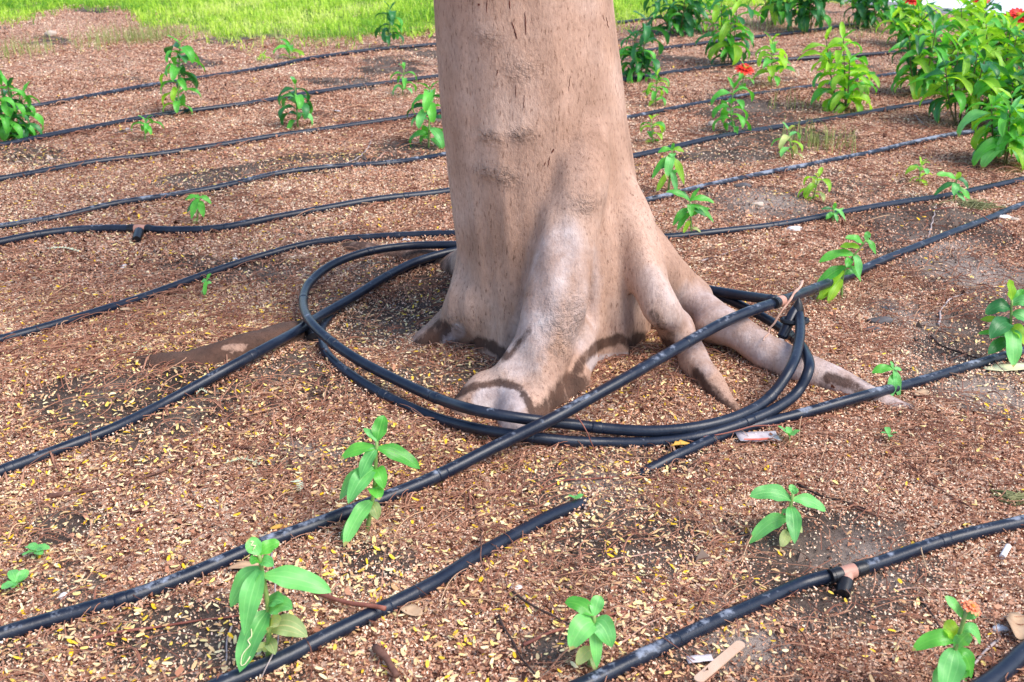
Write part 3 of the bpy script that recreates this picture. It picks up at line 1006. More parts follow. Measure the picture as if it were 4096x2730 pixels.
p5, P5 = pipe([(-80, 575), (0, 558), (110, 537), (210, 527), (305, 527), (400, 530), (510, 524), (640, 500), (840, 464), (1030, 440), (1250, 395), (1460, 360), (1640, 318), (1800, 292), (1980, 262), (2140, 234)], RN * 1.05, "pipe",
     "bent drip pipe with a terracotta tee and dangling stub at left")
tee(p5, G(322, 527, .009), G(360, 528, .009) - G(285, 526, .009), G(308, 578, 0.) - G(322, 535, .004), RN * 1.05, .018, .045)
pipe([(1130, 500), (1300, 490), (1490, 460), (1640, 425), (1800, 392), (2000, 352), (2150, 318), (2260, 300), (2360, 285)], RN * .95, "pipe_pale",
     "pale dusty drip pipe right of the trunk behind the drooping seedling pair")
pipe([(-90, 808), (0, 782), (150, 740), (300, 693), (450, 640), (600, 590), (720, 560), (870, 545), (1043, 538), (1250, 545), (1515, 547), (1640, 535), (1800, 515), (2000, 478), (2180, 450), (2353, 412), (2480, 385)], RN * .95, "pipe",
     "long drip pipe passing just behind the trunk from edge to edge")
p7, P7 = pipe([(-90, 1120), (0, 1084), (120, 1040), (260, 985), (400, 915), (520, 850, .012), (620, 795, .016), (690, 757, .014), (735, 728, .016), (800, 690, .020), (880, 640, .020), (960, 600, .020), (1048, 576, .018), (1150, 565, .012), (1300, 570, .01)], RN * .93, "pipe",
     "drip pipe from the left edge meeting the coil at a tee")
tee(p7, G(712, 744, .018), G(735, 728, .020) - G(690, 757, .014), G(724, 815, .0) - G(712, 750, .012), RN * 1.03, .020, .040)
p8, P8 = pipe([(-90, 1490), (0, 1460), (140, 1418), (300, 1372), (450, 1315), (600, 1252), (730, 1205), (850, 1158), (1000, 1097, .006), (1150, 1022, .022), (1270, 962, .044), (1360, 912, .056), (1450, 862, .064), (1560, 798, .060), (1650, 748, .070), (1720, 718, .074), (1795, 692, .064),
               (1880, 660, .036), (1960, 628, .012), (2050, 590), (2200, 532), (2353, 470), (2480, 420)], .0086, "pipe_dusty",
     "dusty pipe crossing diagonally over the coil and roots, full width")
tee(p8, G(1792, 693, .075), G(1880, 660, .042) - G(1720, 718, .088), G(1745, 686, .05) - G(1792, 693, .075), .0086, .018, .008, .024)
pipe([(470, 1592), (520, 1568), (640, 1518), (760, 1458), (900, 1390), (1000, 1338), (1100, 1275), (1200, 1222), (1270, 1185), (1330, 1162, -.006), (1370, 1150, -.02)], .0082, "pipe",
     "glossy pipe from the bottom edge ending buried in mid foreground")
p10, P10 = pipe([(1280, 1600), (1350, 1570), (1450, 1520), (1600, 1448), (1740, 1388), (1850, 1340), (1900, 1326, .003), (1950, 1315, .006), (2020, 1294, .003), (2150, 1250), (2260, 1220), (2353, 1198), (2480, 1165)], .0080, "pipe_dusty",
     "dusty foreground pipe with a terracotta tee at lower right")
tee(p10, G(1948, 1315, .014), G(2010, 1296, .012) - G(1890, 1328, .012), G(1936, 1366, .006) - G(1946, 1322, .014), .0078, .017, .015, .022)
pipe([(2200, 1610), (2270, 1570), (2320, 1530), (2353, 1500), (2440, 1440)], .0092, "pipe",
     "short stretch of pipe at the bottom right corner")
pipe([(1430, 1108, -.02), (1475, 1088, -.008), (1540, 1055), (1640, 1010), (1720, 982), (1850, 948, .004), (1980, 912, .012), (2100, 880, .003), (2220, 845), (2300, 822), (2420, 790)], .0080, "pipe_dusty",
     "pipe emerging from soil in front of coil and running right")

# the coil round the trunk: two strands, the outer one folded back and clamped at its end
def strand(pts, label, r=.0080):
    P = spline(path3(pts, r, .1), .008)
    mid = P[len(P) // 2]
    root = empty("coiled_pipe", (mid[0], mid[1], h(mid[0], mid[1])))
    tag(root, label, "pipe", "loops of pipe coiled round the trunk")
    MB().tube(P, r, 14).build("tube", M["pipe"], root)
    PIPE_PATHS.append(P[P[:, 2] < h(P[:, 0], P[:, 1]) + .02])
    d = np.r_[0, np.cumsum(np.linalg.norm(np.diff(P, axis=0), axis=1))]
    s = .12
    while s < d[-1] - .05:
        i = int(np.searchsorted(d, s))
        t = P[i + 1] - P[i - 1]
        t /= np.linalg.norm(t)
        MB().tube([P[i] - t * .008, P[i] - t * .005, P[i] + t * .005, P[i] + t * .008], [r, r * 1.07, r * 1.07, r], 14).build("emitter_ring", M["pipe"], root)
        s += random.uniform(.22, .32)
    return root
loopA = strand([(1250, 572, .016), (1120, 562, .022), (1040, 563, .026), (950, 565, .028), (850, 578, .030), (765, 608, .030), (712, 650, .030), (697, 690, .030), (712, 738, .034), (760, 785, .030), (830, 832, .024), (920, 878, .020), (1010, 918, .026),
                (1100, 945, .040), (1200, 962, .034), (1300, 974, .020), (1400, 986, .014), (1500, 991, .012), (1600, 982, .012), (1700, 955, .014), (1770, 912, .020), (1815, 850, .048), (1836, 785, .058), (1838, 735, .062), (1834, 716, .066)],
               "coil of black pipe whose folded clamped end stands up at right")
e = [G(1834, 716, .075), G(1831, 708, .079), G(1822, 722, .072), G(1810, 748, .058), G(1797, 775, .042)]
f1 = MB().tube(spline(e[1:], .006), .0082, 14, cap=False)
f1.tube([e[4], e[4] + (e[4] - e[3]) * .08], [.0066, .0064], 14)
f1.build("folded_end", M["pipe"], loopA)
up = np.array([0, .1, 1.]) / 1.005
c0 = G(1832, 722, .070)
MB().tube([c0, c0 + up * .008, c0 + up * .020, c0 + up * .027], [.0100, .0100, .0055, .0012], 14).build("end_cap", M["collar"], loopA)
c1 = (G(1836, 735, .066) + G(1816, 738, .064)) / 2
ring = [c1 + np.array([math.cos(a) * .020, math.sin(a) * .012, .0]) for a in np.linspace(0, 2 * math.pi, 25)]
MB().tube(ring, .0042, 8, cap=False).build("clamp_ring", M["collar"], loopA)
loopB = strand([(1480, 640, .02), (1560, 650, .03), (1610, 666, .035), (1680, 692, .030), (1760, 733, .022), (1815, 770, .025), (1850, 810, .044), (1858, 852, .046), (1835, 898, .022), (1790, 935, .012), (1720, 968, .008), (1620, 1000, .004), (1520, 1016), (1400, 1018), (1300, 1014, .004), (1200, 1002, .012),
                (1100, 986, .010), (1000, 960), (900, 918), (820, 872), (760, 825), (738, 785), (745, 745), (790, 700), (860, 655), (950, 612), (1050, 588), (1180, 580)],
               "lower coil of black pipe lying on the soil round the trunk")
pipe([(1480, 632, .03), (1600, 661, .04), (1680, 676, .044), (1745, 686, .056), (1780, 691, .066)], .0088, "pipe",
     "short pipe from behind the roots to the tee at right", emit=9)
st_ = MB()
st_.tube(spline([G(1792, 788, .045), G(1797, 805, .02), G(1800, 822, -.01)], .006), [.006] * 3 if False else .008, 7)
stake = st_.build("wood_stake", M["twig_grey"])
tag(stake, "pale weathered wooden stub under the folded pipe end", "stake")

def crumbs():
    Vs, Rs = [], []
    for y0, y1, n, s in ((.72, 1.9, 90000, 1.), (1.9, 4.6, 90000, 1.7)):
        x, y = scatter(n, y0, y1)
        k = RNG.uniform(0, 1, n) < np.clip(np.maximum(bare(x, y), patch(x, y)) * 1.1, 0, 1) * np.clip(.5 + sn(x, y, 0, 6., 91, 3), .05, 1)
        x, y = x[k], y[k]
        n = len(x)
        r = RNG.exponential(.0009, n) * s + .0007
        z = h(x, y)
        c = np.stack([x, y, z], -1)
        a0 = RNG.uniform(0, 6.28, n)
        P3 = [c + np.stack([np.cos(a0 + q) * r * RNG.uniform(.6, 1.3, n), np.sin(a0 + q) * r * RNG.uniform(.6, 1.3, n), np.full(n, -.0005)], -1) for q in (0, 2.1, 4.2)]
        T3 = c + np.stack([RNG.normal(0, .3, n) * r, RNG.normal(0, .3, n) * r, r * RNG.uniform(.7, 1.3, n)], -1)
        Vs.append(np.stack([P3[0], P3[1], T3, P3[1], P3[2], T3, P3[2], P3[0], T3], 1).reshape(-1, 3))
        Rs.append(np.repeat(np.clip(RNG.normal(.45, .25, n), 0, 1), 3))
    o = soup("soil_crumbs", np.vstack(Vs), 3, M["crumb"], np.concatenate(Rs))
    tag(o, "crumbs of grey brown soil on the bare patches", "soil crumbs", kind="stuff")
M["crumb"] = soup_mat("soil_crumb", [(0., (.07, .05, .04)), (.5, (.20, .145, .115)), (1., (.42, .33, .27))], .95)
bits(); leaflets(); strands(); crumbs(); grass()

# ------------------------------------------------------------------ plants
def leaf_grid(pathfn, width, N=9, cup=.25, wave=0.0, ph=0.0):
    V, UV, Fq = [], [], []
    cols = (-1, -.55, 0, .55, 1)
    for i in range(N + 1):
        t = i / N
        p, tv, sv, nv = pathfn(t)
        w = width * .5 * (.16 + .84 * min(1.0, t / .34) ** .75) * max(.012, 1 - max(0.0, (t - .50) / .50) ** 2.3) ** .85
        for c in cols:
            q = p + sv * (c * w) + nv * (cup * w * c * c + wave * w * math.sin(t * 11 + ph + c * 1.5) * abs(c))
            V.append(q)
            UV.append((c * .5 + .5, t))
    k = len(cols)
    for i in range(N):
        for j in range(k - 1):
            Fq.append((i * k + j, i * k + j + 1, (i + 1) * k + j + 1, (i + 1) * k + j))
    return np.array(V), UV, Fq

def leaf_mesh(name, V, UV, Fq, mat):
    me = bpy.data.meshes.new(name)
    me.from_pydata(np.asarray(V).tolist(), [], Fq)
    me.polygons.foreach_set("use_smooth", np.ones(len(Fq), bool))
    uvl = me.uv_layers.new(name="UVMap")
    li = np.zeros(len(me.loops), np.int32)
    me.loops.foreach_get("vertex_index", li)
    uvl.data.foreach_set("uv", np.array(UV, np.float32)[li].ravel())
    me.materials.append(M[mat])
    return me

TPL = {}
def template(tone, kind):
    key = (tone, kind)
    if key not in TPL:
        total = [.35, .9, 1.5, 2.1, 2.6][kind]
        n = 40
        pts = [np.zeros(3)]
        angs = []
        for i in range(n):
            t = (i + .5) / n
            a = -total * t ** 1.1
            angs.append(a)
            pts.append(pts[-1] + np.array([math.cos(a), 0, math.sin(a)]) / n)
        def fn(t, pts=pts, angs=angs):
            i = min(n - 1, int(t * n))
            a = angs[i]
            return pts[min(n, int(round(t * n)))], np.array([math.cos(a), 0, math.sin(a)]), np.array([0, 1., 0]), np.array([-math.sin(a), 0, math.cos(a)])
        V, UV, Fq = leaf_grid(fn, .34, 9, .34, .18, kind * 1.7)
        TPL[key] = leaf_mesh("leaf", V, UV, Fq, tone)
    return TPL[key]

def put_leaf(parent, p, az, el, L, wr, tone, kind, roll=0.0):
    o = bpy.data.objects.new("leaf", template(tone, kind))
    COL.objects.link(o)
    o.parent = parent
    rel = Vector([float(c) for c in p]) - parent.location
    o.matrix_basis = Matrix.Translation(rel) @ Matrix.Rotation(az, 4, 'Z') @ Matrix.Rotation(-el, 4, 'Y') @ Matrix.Rotation(roll, 4, 'X') @ Matrix.Diagonal((L, L * wr, L, 1))
    return o

def hero_leaf(parent, p, tip, dy, bulge, width, tone, cup=.22, yb=0.0):
    """leaf from the stem point p to a tip seen at 'tip', dy nearer (-) or farther (+) than the stem"""
    p = np.asarray(p, float)
    e_ = W(tip[0], tip[1], p[1] + dy)
    c = (p + e_) / 2 + np.array([0, yb, bulge])
    nref = np.array([0, -.55, .83])
    def fn(t):
        q = (1 - t) ** 2 * p + 2 * t * (1 - t) * c + t * t * e_
        d = 2 * (1 - t) * (c - p) + 2 * t * (e_ - c)
        d /= np.linalg.norm(d) + 1e-9
        s = np.cross(d, nref)
        if np.linalg.norm(s) < .25:
            s = s + np.array([.3, 0, 0])
        s /= np.linalg.norm(s)
        n_ = np.cross(s, d)
        return q, d, s, n_
    V, UV, Fq = leaf_grid(fn, width, 13, cup, .22, tip[0] * .37)
    o = bpy.data.objects.new("leaf", leaf_mesh("leaf", V - np.array(parent.location), UV, Fq, tone))
    COL.objects.link(o)
    o.parent = parent
    return o

def stem_path(base, top, bend=(0, 0)):
    p0 = G(*base, -.004)
    p1 = W(top[0], top[1], p0[1] + bend[1])
    m_ = (p0 + p1) / 2 + np.array([bend[0], 0, .0])
    return spline([p0, m_, p1], .008)

def at_t(P, t):
    return P[min(len(P) - 1, max(0, int(round(t * (len(P) - 1)))))]

SEED = "zinnia seedlings planted along the pipes"
def hero(base, top, label, leaves, bend=(0, 0), r=.0024, stem="stem", name="seedling", cat="seedling"):
    P = stem_path(base, top, bend)
    root = empty(name, P[0])
    tag(root, label, cat, SEED)
    n = len(P)
    MB().tube(P, np.linspace(r * 1.15, r * .75, n), 8).build("stem", M[stem], root)
    HL.clear()
    for t, tip, dy, bulge, w, tone in leaves:
        HL.append(hero_leaf(root, at_t(P, t), tip, dy, bulge, w * .84, "leaf_" + tone))
    return root, P

HL = []
def trail(leaf, pts):
    """the pale tunnel of a leaf miner"""
    V = np.array([v.co[:] for v in leaf.data.vertices]).reshape(-1, 5, 3)
    out = []
    for u, t in pts:
        a = t * (len(V) - 1)
        i = min(len(V) - 2, int(a))
        row = V[i] * (1 - a + i) + V[i + 1] * (a - i)
        k = min(3, int(u * 4))
        out.append(row[k] * (1 - u * 4 + k) + row[k + 1] * (u * 4 - k) + np.array([0, -.0006, .0008]))
    b_ = MB().tube(spline(out, .003), .00055, 5)
    o = b_.build("miner_trail", M["cream_leaf"], None)
    o.parent = leaf

def seedling(base, top, label, pairs, L, tone, droop=2, seed=1, bend=(0, 0), spread=1.0, wr=1.0, r=.0019, az0=None, stem="stem", low=.18, tones=None, name="seedling"):
    pairs = pairs + 1 + pairs // 2
    droop += 1
    wr *= .95
    rd = random.Random(seed)
    P = stem_path(base, top, bend)
    root = empty(name, P[0])
    tag(root, label, "seedling", SEED)
    n = len(P)
    MB().tube(P, np.linspace(r * 1.15, r * .7, n), 7).build("stem", M[stem], root)
    az = rd.uniform(0, 3.14) if az0 is None else az0
    for i in range(pairs):
        t = low + (1 - low) * (i / max(1, pairs - 1)) ** .9 * .97
        last = i == pairs - 1
        for s in (0, 1):
            k = max(0, min(4, droop + rd.choice((-1, 0, 0, 1)))) if not last else rd.choice((0, 1))
            el = rd.uniform(.3, .9) if not last else rd.uniform(.8, 1.2)
            ll = 1.3 * L * rd.uniform(.8, 1.15) * (1 - .45 * (t if last else 0)) * (.8 if i == 0 else 1)
            tn = tone if tones is None else rd.choice(tones)
            put_leaf(root, at_t(P, t), az + s * math.pi + rd.uniform(-.4, .4), el * spread, ll, wr * rd.uniform(.8, 1.1), "leaf_" + tn, k, rd.uniform(-.4, .4))
        az += math.pi / 2 + rd.uniform(-.3, .3)
    return root, P

BUSH = "bushy zinnia plants at the back of the bed"
def bush(base, top, label, stems, pairs, L, tones, width=.10, seed=1, droop=1, flower=None, stem="stem_brown", low=.25, maxleaf=96, clear=.0):
    rd = random.Random(seed)
    pairs = min(pairs + 2, 46 // stems)
    droop += 1
    p0 = G(*base, -.004)
    p1 = W(top[0], top[1], p0[1])
    root = empty("flowering_plant", p0)
    tag(root, label, "plant", BUSH)
    H_ = p1[2] - p0[2]
    cnt = 0
    for k in range(stems):
        a = k * 2.4 + rd.uniform(-.4, .4)
        rr = 1.2 * width * (.25 + .75 * (k / max(1, stems - 1))) if stems > 1 else 0
        hh = H_ * (1 - .28 * (k / max(1, stems - 1)) ** 2) * rd.uniform(.92, 1.02) if stems > 1 else H_
        b0 = p0 + np.array([math.cos(a) * .012, math.sin(a) * .012, 0])
        tp = np.array([p0[0] + (p1[0] - p0[0]) + math.cos(a) * rr, p0[1] + math.sin(a) * rr, p0[2] + hh])
        P = spline([b0, (b0 * .55 + tp * .45) + np.array([math.cos(a), math.sin(a), 0]) * rr * .12, tp], .012)
        MB().tube(P, np.linspace(.0030, .0017, len(P)), 7).build("stem", M[stem], root)
        az = rd.uniform(0, 3.14)
        for i in range(pairs):
            t = low + clear + (1 - low - clear) * (i / (pairs - 1))
            last = i == pairs - 1
            for s in (0, 1):
                if cnt >= maxleaf:
                    break
                cnt += 1
                kd = max(0, min(4, droop + rd.choice((-1, 0, 1)) + (1 if t < .5 else 0))) if not last else 0
                put_leaf(root, at_t(P, t), az + s * math.pi + rd.uniform(-.5, .5), rd.uniform(.2, .9) if not last else rd.uniform(.6, 1.1),
                         1.4 * L * rd.uniform(.65, 1.2) * (.65 if last else 1), rd.uniform(.6, .9), "leaf_" + rd.choice(tones), kd, rd.uniform(-.5, .5))
            az += math.pi / 2 + rd.uniform(-.35, .35)
    return root, p0, p1

def flower(parent, c, r, mat, tilt=(.0, -.3), n=13, rows=2):
    c = np.asarray(c, float)
    nrm = np.array([tilt[0], tilt[1], 1.0])
    nrm /= np.linalg.norm(nrm)
    a_ = np.cross(nrm, [0, 1, 0])
    a_ /= np.linalg.norm(a_)
    b_ = np.cross(nrm, a_)
    mb = MB()
    for row in range(rows):
        for i in range(n - row * 2):
            an = 2 * math.pi * (i + row * .5) / (n - row * 2) + random.uniform(-.1, .1)
            d = a_ * math.cos(an) + b_ * math.sin(an)
            s = np.cross(nrm, d)
            L = r * (1 - .28 * row) * random.uniform(.88, 1.08)
            lift = .15 + row * .35
            V, Fq = [], []
            for j in range(5):
                t = j / 4
                w = L * .19 * math.sin(math.pi * (.18 + .70 * t)) ** .7
                q = c + d * (L * (.12 + .88 * t)) + nrm * (L * (lift * t - .35 * t * t + .05 * row))
                V += [q - s * w, q - nrm * w * .25, q + s * w]
            for j in range(4):
                k = j * 3
                Fq += [(k, k + 1, k + 4, k + 3), (k + 1, k + 2, k + 5, k + 4)]
            mb.add(V, Fq)
    fl = mb.build("flower", M[mat], parent)
    m2 = MB()
    m2.tube([c + nrm * r * .02, c + nrm * r * .15, c + nrm * r * .24], [r * .24, r * .22, r * .08], 10)
    m2.build("flower_center", M["disc"], fl)
    m3 = MB()
    m3.tube([c - nrm * r * .35, c - nrm * r * .15, c + nrm * r * .02], [r * .10, r * .26, r * .22], 10)
    m3.build("sepal_cup", M["stem"], fl)
    return fl

# the near seedlings, leaf by leaf
hero((617, 1525), (596, 1275), "large foreground seedling with a scribbled leaf miner trail, bottom left", [
    (.99, (568, 1240), .005, .004, .018, "mint"), (.99, (643, 1247), .01, .005, .016, "green"), (.96, (628, 1302), -.012, .006, .014, "mint"), (.96, (578, 1298), -.012, .006, .014, "green"),
    (.80, (762, 1362), .0, .012, .026, "mint"), (.86, (530, 1396), -.012, .016, .024, "mint"), (.86, (562, 1460), -.035, .020, .025, "mint"),
    (.55, (652, 1385), -.012, .008, .018, "mint"), (.52, (551, 1545), -.040, .018, .029, "mint"), (.48, (672, 1400), -.02, .010, .022, "mint"), (.30, (706, 1464), -.005, .020, .025, "yellow"),
    (.34, (640, 1440), -.03, .012, .022, "yellow"), (.16, (632, 1505), -.02, .012, .015, "yellow"), (.14, (585, 1500), -.01, .010, .012, "yellow")], (.004, 0), .0027)
trail(HL[8], [(.62, .45), (.5, .55), (.58, .62), (.42, .66), (.52, .74), (.62, .82), (.5, .93), (.25, .90), (.2, .80)])
trail(HL[0], [(.3, .3), (.6, .4), (.4, .55), (.65, .62), (.5, .75)])
hero((842, 1228), (866, 1015), "foreground seedling standing behind the dusty diagonal pipe", [
    (.99, (882, 955), .02, .004, .021, "green"), (.98, (835, 985), .01, .004, .009, "mint"), (.92, (782, 1056), .0, .012, .018, "green"), (.90, (965, 1078), .0, .012, .022, "green"),
    (.92, (828, 1100), -.02, .010, .018, "mint"), (.74, (800, 1158), -.035, .018, .026, "mint"), (.76, (882, 1125), -.02, .014, .020, "green"), (.72, (780, 1150), -.005, .020, .022, "mint"),
    (.52, (872, 1150), -.025, .016, .022, "green"), (.42, (790, 1258), -.045, .018, .022, "mint"), (.36, (868, 1195), -.012, .012, .018, "yellow"), (.20, (782, 1245), -.02, .026, .014, "mint")], (.003, 0), .0025)
hero((1815, 1250), (1822, 1135), "small foreground seedling with arms held wide, right of centre", [
    (.99, (1818, 1113), .008, .002, .010, "mint"), (.98, (1835, 1125), .0, .002, .008, "mint"), (.90, (1722, 1142), -.002, .016, .024, "mint"), (.90, (1898, 1176), .0, .012, .019, "mint"),
    (.78, (1826, 1250), -.035, .016, .021, "mint"), (.55, (1722, 1250), -.008, .022, .022, "mint"), (.30, (1795, 1260), -.02, .008, .016, "yellow"), (.35, (1843, 1225), -.015, .008, .014, "yellow"), (.60, (1795, 1180), .01, .004, .010, "mint")], (-.003, 0), .0026)
hero((1352, 1540), (1365, 1415), "small bright seedling beside the bottom edge, five broad leaves", [
    (.98, (1379, 1368), .012, .004, .016, "mint"), (.95, (1298, 1385), .012, .010, .018, "green"), (.93, (1310, 1495), -.025, .022, .027, "mint"), (.92, (1406, 1488), -.012, .018, .025, "mint"),
    (.85, (1372, 1535), -.020, .014, .015, "mint"), (.40, (1325, 1530), -.012, .010, .016, "yellow"), (.25, (1368, 1545), -.012, .012, .009, "yellow")], (.003, 0), .0024)
r_, P_ = hero((2188, 1640), (2220, 1405), "foreground seedling with an orange pink flower at bottom right", [
    (.93, (2170, 1370), .01, .004, .011, "mint"), (.92, (2248, 1412), .0, .006, .012, "mint"), (.80, (2252, 1482), .0, .024, .012, "mint"), (.70, (2168, 1430), .01, .006, .018, "lime"), (.68, (2096, 1496), .0, .018, .018, "green"),
    (.66, (2168, 1606), -.03, .014, .027, "mint"), (.62, (2228, 1455), -.01, .006, .016, "mint"), (.58, (2232, 1560), -.008, .026, .017, "green"), (.4, (2150, 1600), -.02, .012, .026, "mint"), (.35, (2215, 1560), -.02, .008, .022, "green")], (-.006, 0), .0025)
flower(r_, W(2234, 1394, P_[-1][1]), .0095, "petal_orange", (.35, -.10), 14, 2)
hero((2052, 915), (2053, 848), "tiny seedling with one long leaf pointing left, on the right pipe", [
    (.99, (2046, 830), .004, .002, .006, "mint"), (.92, (2003, 858), .0, .008, .017, "green"), (.92, (2066, 916), -.012, .010, .015, "mint"), (.88, (2046, 918), -.02, .010, .017, "mint"), (.95, (2072, 852), .0, .003, .008, "mint"), (.4, (2036, 908), -.012, .006, .012, "lime")], r=.0018)
hero((2318, 838), (2325, 690), "sturdy dark green seedling at the right edge beside a pale fallen leaf", [
    (.98, (2318, 643), .0, .004, .020, "lime"), (.95, (2352, 665), .01, .004, .016, "green"), (.90, (2368, 700), -.01, .012, .024, "mint"), (.86, (2264, 724), .0, .020, .028, "dark"), (.80, (2378, 765), -.02, .02, .026, "mint"),
    (.66, (2252, 735), .02, .006, .016, "lime"), (.62, (2275, 780), -.03, .024, .034, "dark"), (.60, (2328, 845), -.045, .02, .032, "mint"), (.55, (2362, 800), -.02, .02, .026, "lime"), (.4, (2246, 768), .0, .01, .014, "green"), (.35, (2270, 815), -.02, .014, .024, "dark")], r=.0026)
hero((1933, 690), (1990, 552), "leaning seedling straddling the dusty pipe, tip bent to the right", [
    (.98, (1996, 532), .0, .003, .014, "mint"), (.97, (2012, 585), -.01, .010, .014, "green"), (.93, (1942, 548), -.005, .010, .018, "green"), (.88, (1930, 568), .0, .006, .016, "lime"), (.74, (1880, 605), .0, .020, .022, "green"), (.72, (1975, 640), -.015, .018, .018, "mint"),
    (.70, (1945, 615), -.02, .008, .018, "green"), (.52, (1872, 665), -.012, .016, .024, "green"), (.52, (1978, 648), -.01, .016, .014, "green"), (.45, (1880, 690), -.02, .02, .022, "lime"), (.40, (1962, 628), .0, .006, .014, "mint"), (.35, (1902, 700), -.03, .014, .020, "lime"),
    (.30, (1868, 702), -.02, .012, .016, "lime")], (-.016, -.01), .0022)
hero((1590, 552), (1585, 462), "bushy drooping seedling just right of the trunk on the pipe", [
    (.98, (1608, 432), .0, .003, .010, "green"), (.98, (1530, 442), .0, .014, .018, "green"), (.97, (1642, 468), .0, .016, .018, "green"), (.95, (1560, 440), .012, .004, .014, "dark"), (.94, (1588, 500), -.02, .016, .018, "green"), (.9, (1640, 512), -.01, .018, .017, "green"), (.85, (1546, 520), -.012, .018, .018, "green"),
    (.75, (1622, 500), -.02, .010, .014, "dark"), (.7, (1556, 530), -.01, .012, .016, "green"), (.65, (1632, 480), .0, .01, .012, "green"), (.5, (1570, 538), -.01, .01, .012, "lime"), (.3, (1610, 535), -.006, .008, .009, "yellow")], r=.0022)
hero((1535, 448), (1545, 345), "leafy seedling close to the trunk's right edge, broad drooping leaves", [
    (.99, (1548, 328), .0, .002, .010, "green"), (.96, (1512, 352), .0, .010, .018, "green"), (.96, (1572, 350), .0, .008, .018, "lime"), (.93, (1545, 362), -.01, .006, .020, "mint"), (.9, (1532, 412), -.03, .02, .026, "mint"), (.86, (1498, 412), -.01, .024, .020, "green"), (.86, (1572, 425), -.01, .022, .022, "lime"),
    (.7, (1500, 398), .0, .012, .018, "dark"), (.6, (1555, 446), -.02, .014, .018, "mint"), (.5, (1508, 445), -.015, .016, .018, "lime"), (.4, (1562, 392), .01, .008, .015, "green")], r=.0024)

# smaller or farther seedlings
S = seedling
S((1500, 332), (1497, 275), "small seedling at the trunk's right edge, third row back", 3, .042, "lime", 3, 3, tones=("green", "lime"))
S((1506, 246), (1510, 175), "small seedling right of the trunk below the big dark plant", 4, .044, "green", 2, 4, tones=("green", "lime", "green"))
S((1692, 312), (1686, 205), "drooping seedling in the pipe row behind a cream pebble", 4, .064, "green", 3, 5, bend=(-.012, 0), wr=.9)
S((1822, 368), (1812, 300), "pale thin seedling among grass wisps, middle right", 3, .048, "lime", 2, 6, tones=("lime", "yellow", "mint"))
S((1868, 462), (1880, 408), "pale yellowish seedling between two pipes, right of the trunk", 3, .042, "lime", 3, 7, tones=("lime", "yellow"))
hero((1913, 514), (1916, 482), "stunted seedling sitting on the long pipe behind the trunk", [
    (.95, (1920, 466), .0, .002, .010, "green"), (.9, (1886, 482), .0, .006, .010, "dark"), (.9, (1944, 510), .0, .016, .011, "mint"), (.8, (1898, 505), -.01, .006, .014, "green"), (.7, (1925, 512), -.01, .008, .010, "mint"), (.6, (1940, 478), .005, .004, .008, "mint")], r=.002)
S((2112, 425), (2116, 378), "small pale seedling above the long pipe at right", 3, .036, "lime", 2, 9, tones=("lime", "mint"))
hero((2190, 468), (2198, 412), "seedling with dark sprawling leaves beside a withered tangle", [
    (.98, (2208, 396), .0, .003, .014, "lime"), (.95, (2150, 402), .0, .010, .020, "green"), (.93, (2225, 435), -.01, .018, .016, "dark"), (.9, (2192, 450), -.02, .012, .022, "mint"), (.8, (2145, 452), .0, .018, .016, "dark"), (.7, (2230, 462), -.01, .012, .020, "green"), (.5, (2220, 470), -.02, .008, .014, "mint")], r=.0024)
r_, P_ = S((1702, 212), (1712, 160), "small plant with a single red flower beside the pipe", 2, .045, "green", 2, 11, low=.3)
flower(r_, P_[-1] + np.array([0, 0, .004]), .034, "petal_red", (.1, -.4), 14, 2)
S((1772, 200), (1775, 95), "light green seedling right of the red flower", 6, .070, "lime", 2, 12, tones=("green", "lime", "lime"), wr=1.0, r=.0026)
bush((1462, 188), (1480, 45), "dark leafy plant touching the trunk's right side", 2, 8, .080, ("dark", "green", "dark"), .035, 13, 3, low=.12)
bush((1672, 152), (1685, -15), "tall leafy plant at the pipe row behind, left of the seedling", 3, 7, .085, ("green", "lime", "dark", "green"), .06, 14, 2, low=.2)
bush((1935, 258), (1930, 75), "bright yellow green plant standing alone at centre right", 3, 8, .080, ("lime", "lime", "green"), .055, 15, 1, low=.14)
bush((1560, 82), (1565, -60), "shady dark plant at the top, directly right of the trunk", 5, 7, .09, ("dark", "dark", "green"), .12, 16, 2, low=.15)
bush((1630, 78), (1640, -40), "sparse plant between dark plants at the top edge", 2, 6, .08, ("lime", "green"), .09, 17, 1, low=.2)
bush((1855, 76), (1860, -70), "dark stemmed plant at the top edge beside the pipe end", 5, 7, .09, ("dark", "dark", "green"), .10, 18, 2, low=.3)
bush((1770, 60), (1780, -80), "tall green plant at the top edge left of the dark stemmed one", 4, 7, .09, ("green", "dark", "lime"), .12, 19, 1, low=.25)
bush((2003, 68), (2010, -50), "dark plant in front of the pale path at the top", 5, 7, .085, ("dark", "dark", "green"), .09, 20, 2, low=.2)
bush((2075, 50), (2090, -30), "low bright green plant beside the pale path", 3, 6, .085, ("lime", "green"), .10, 21, 1, low=.2)
bush((2112, 222), (2135, 48), "dense dark bushy plant, leftmost of the big right cluster", 6, 8, .082, ("dark", "green", "green", "lime"), .085, 22, 2, low=.22)
bush((2205, 292), (2232, 118), "big bushy plant with bare lower stems in the right cluster", 6, 8, .082, ("dark", "green", "lime", "lime"), .085, 23, 2, low=.36)
bush((2302, 382), (2312, 228), "leafy plant with pale front leaves at the right edge", 4, 7, .078, ("green", "lime", "mint"), .055, 24, 2, low=.3)
bush((2290, 215), (2300, 60), "tall dense plant at right edge behind the bare stemmed one", 6, 8, .09, ("green", "lime", "lime", "dark"), .11, 25, 1, low=.2)
bush((2230, 150), (2245, 10), "light green tall plant at the back of the right cluster", 6, 8, .09, ("lime", "lime", "lime", "green"), .12, 26, 1, low=.2)
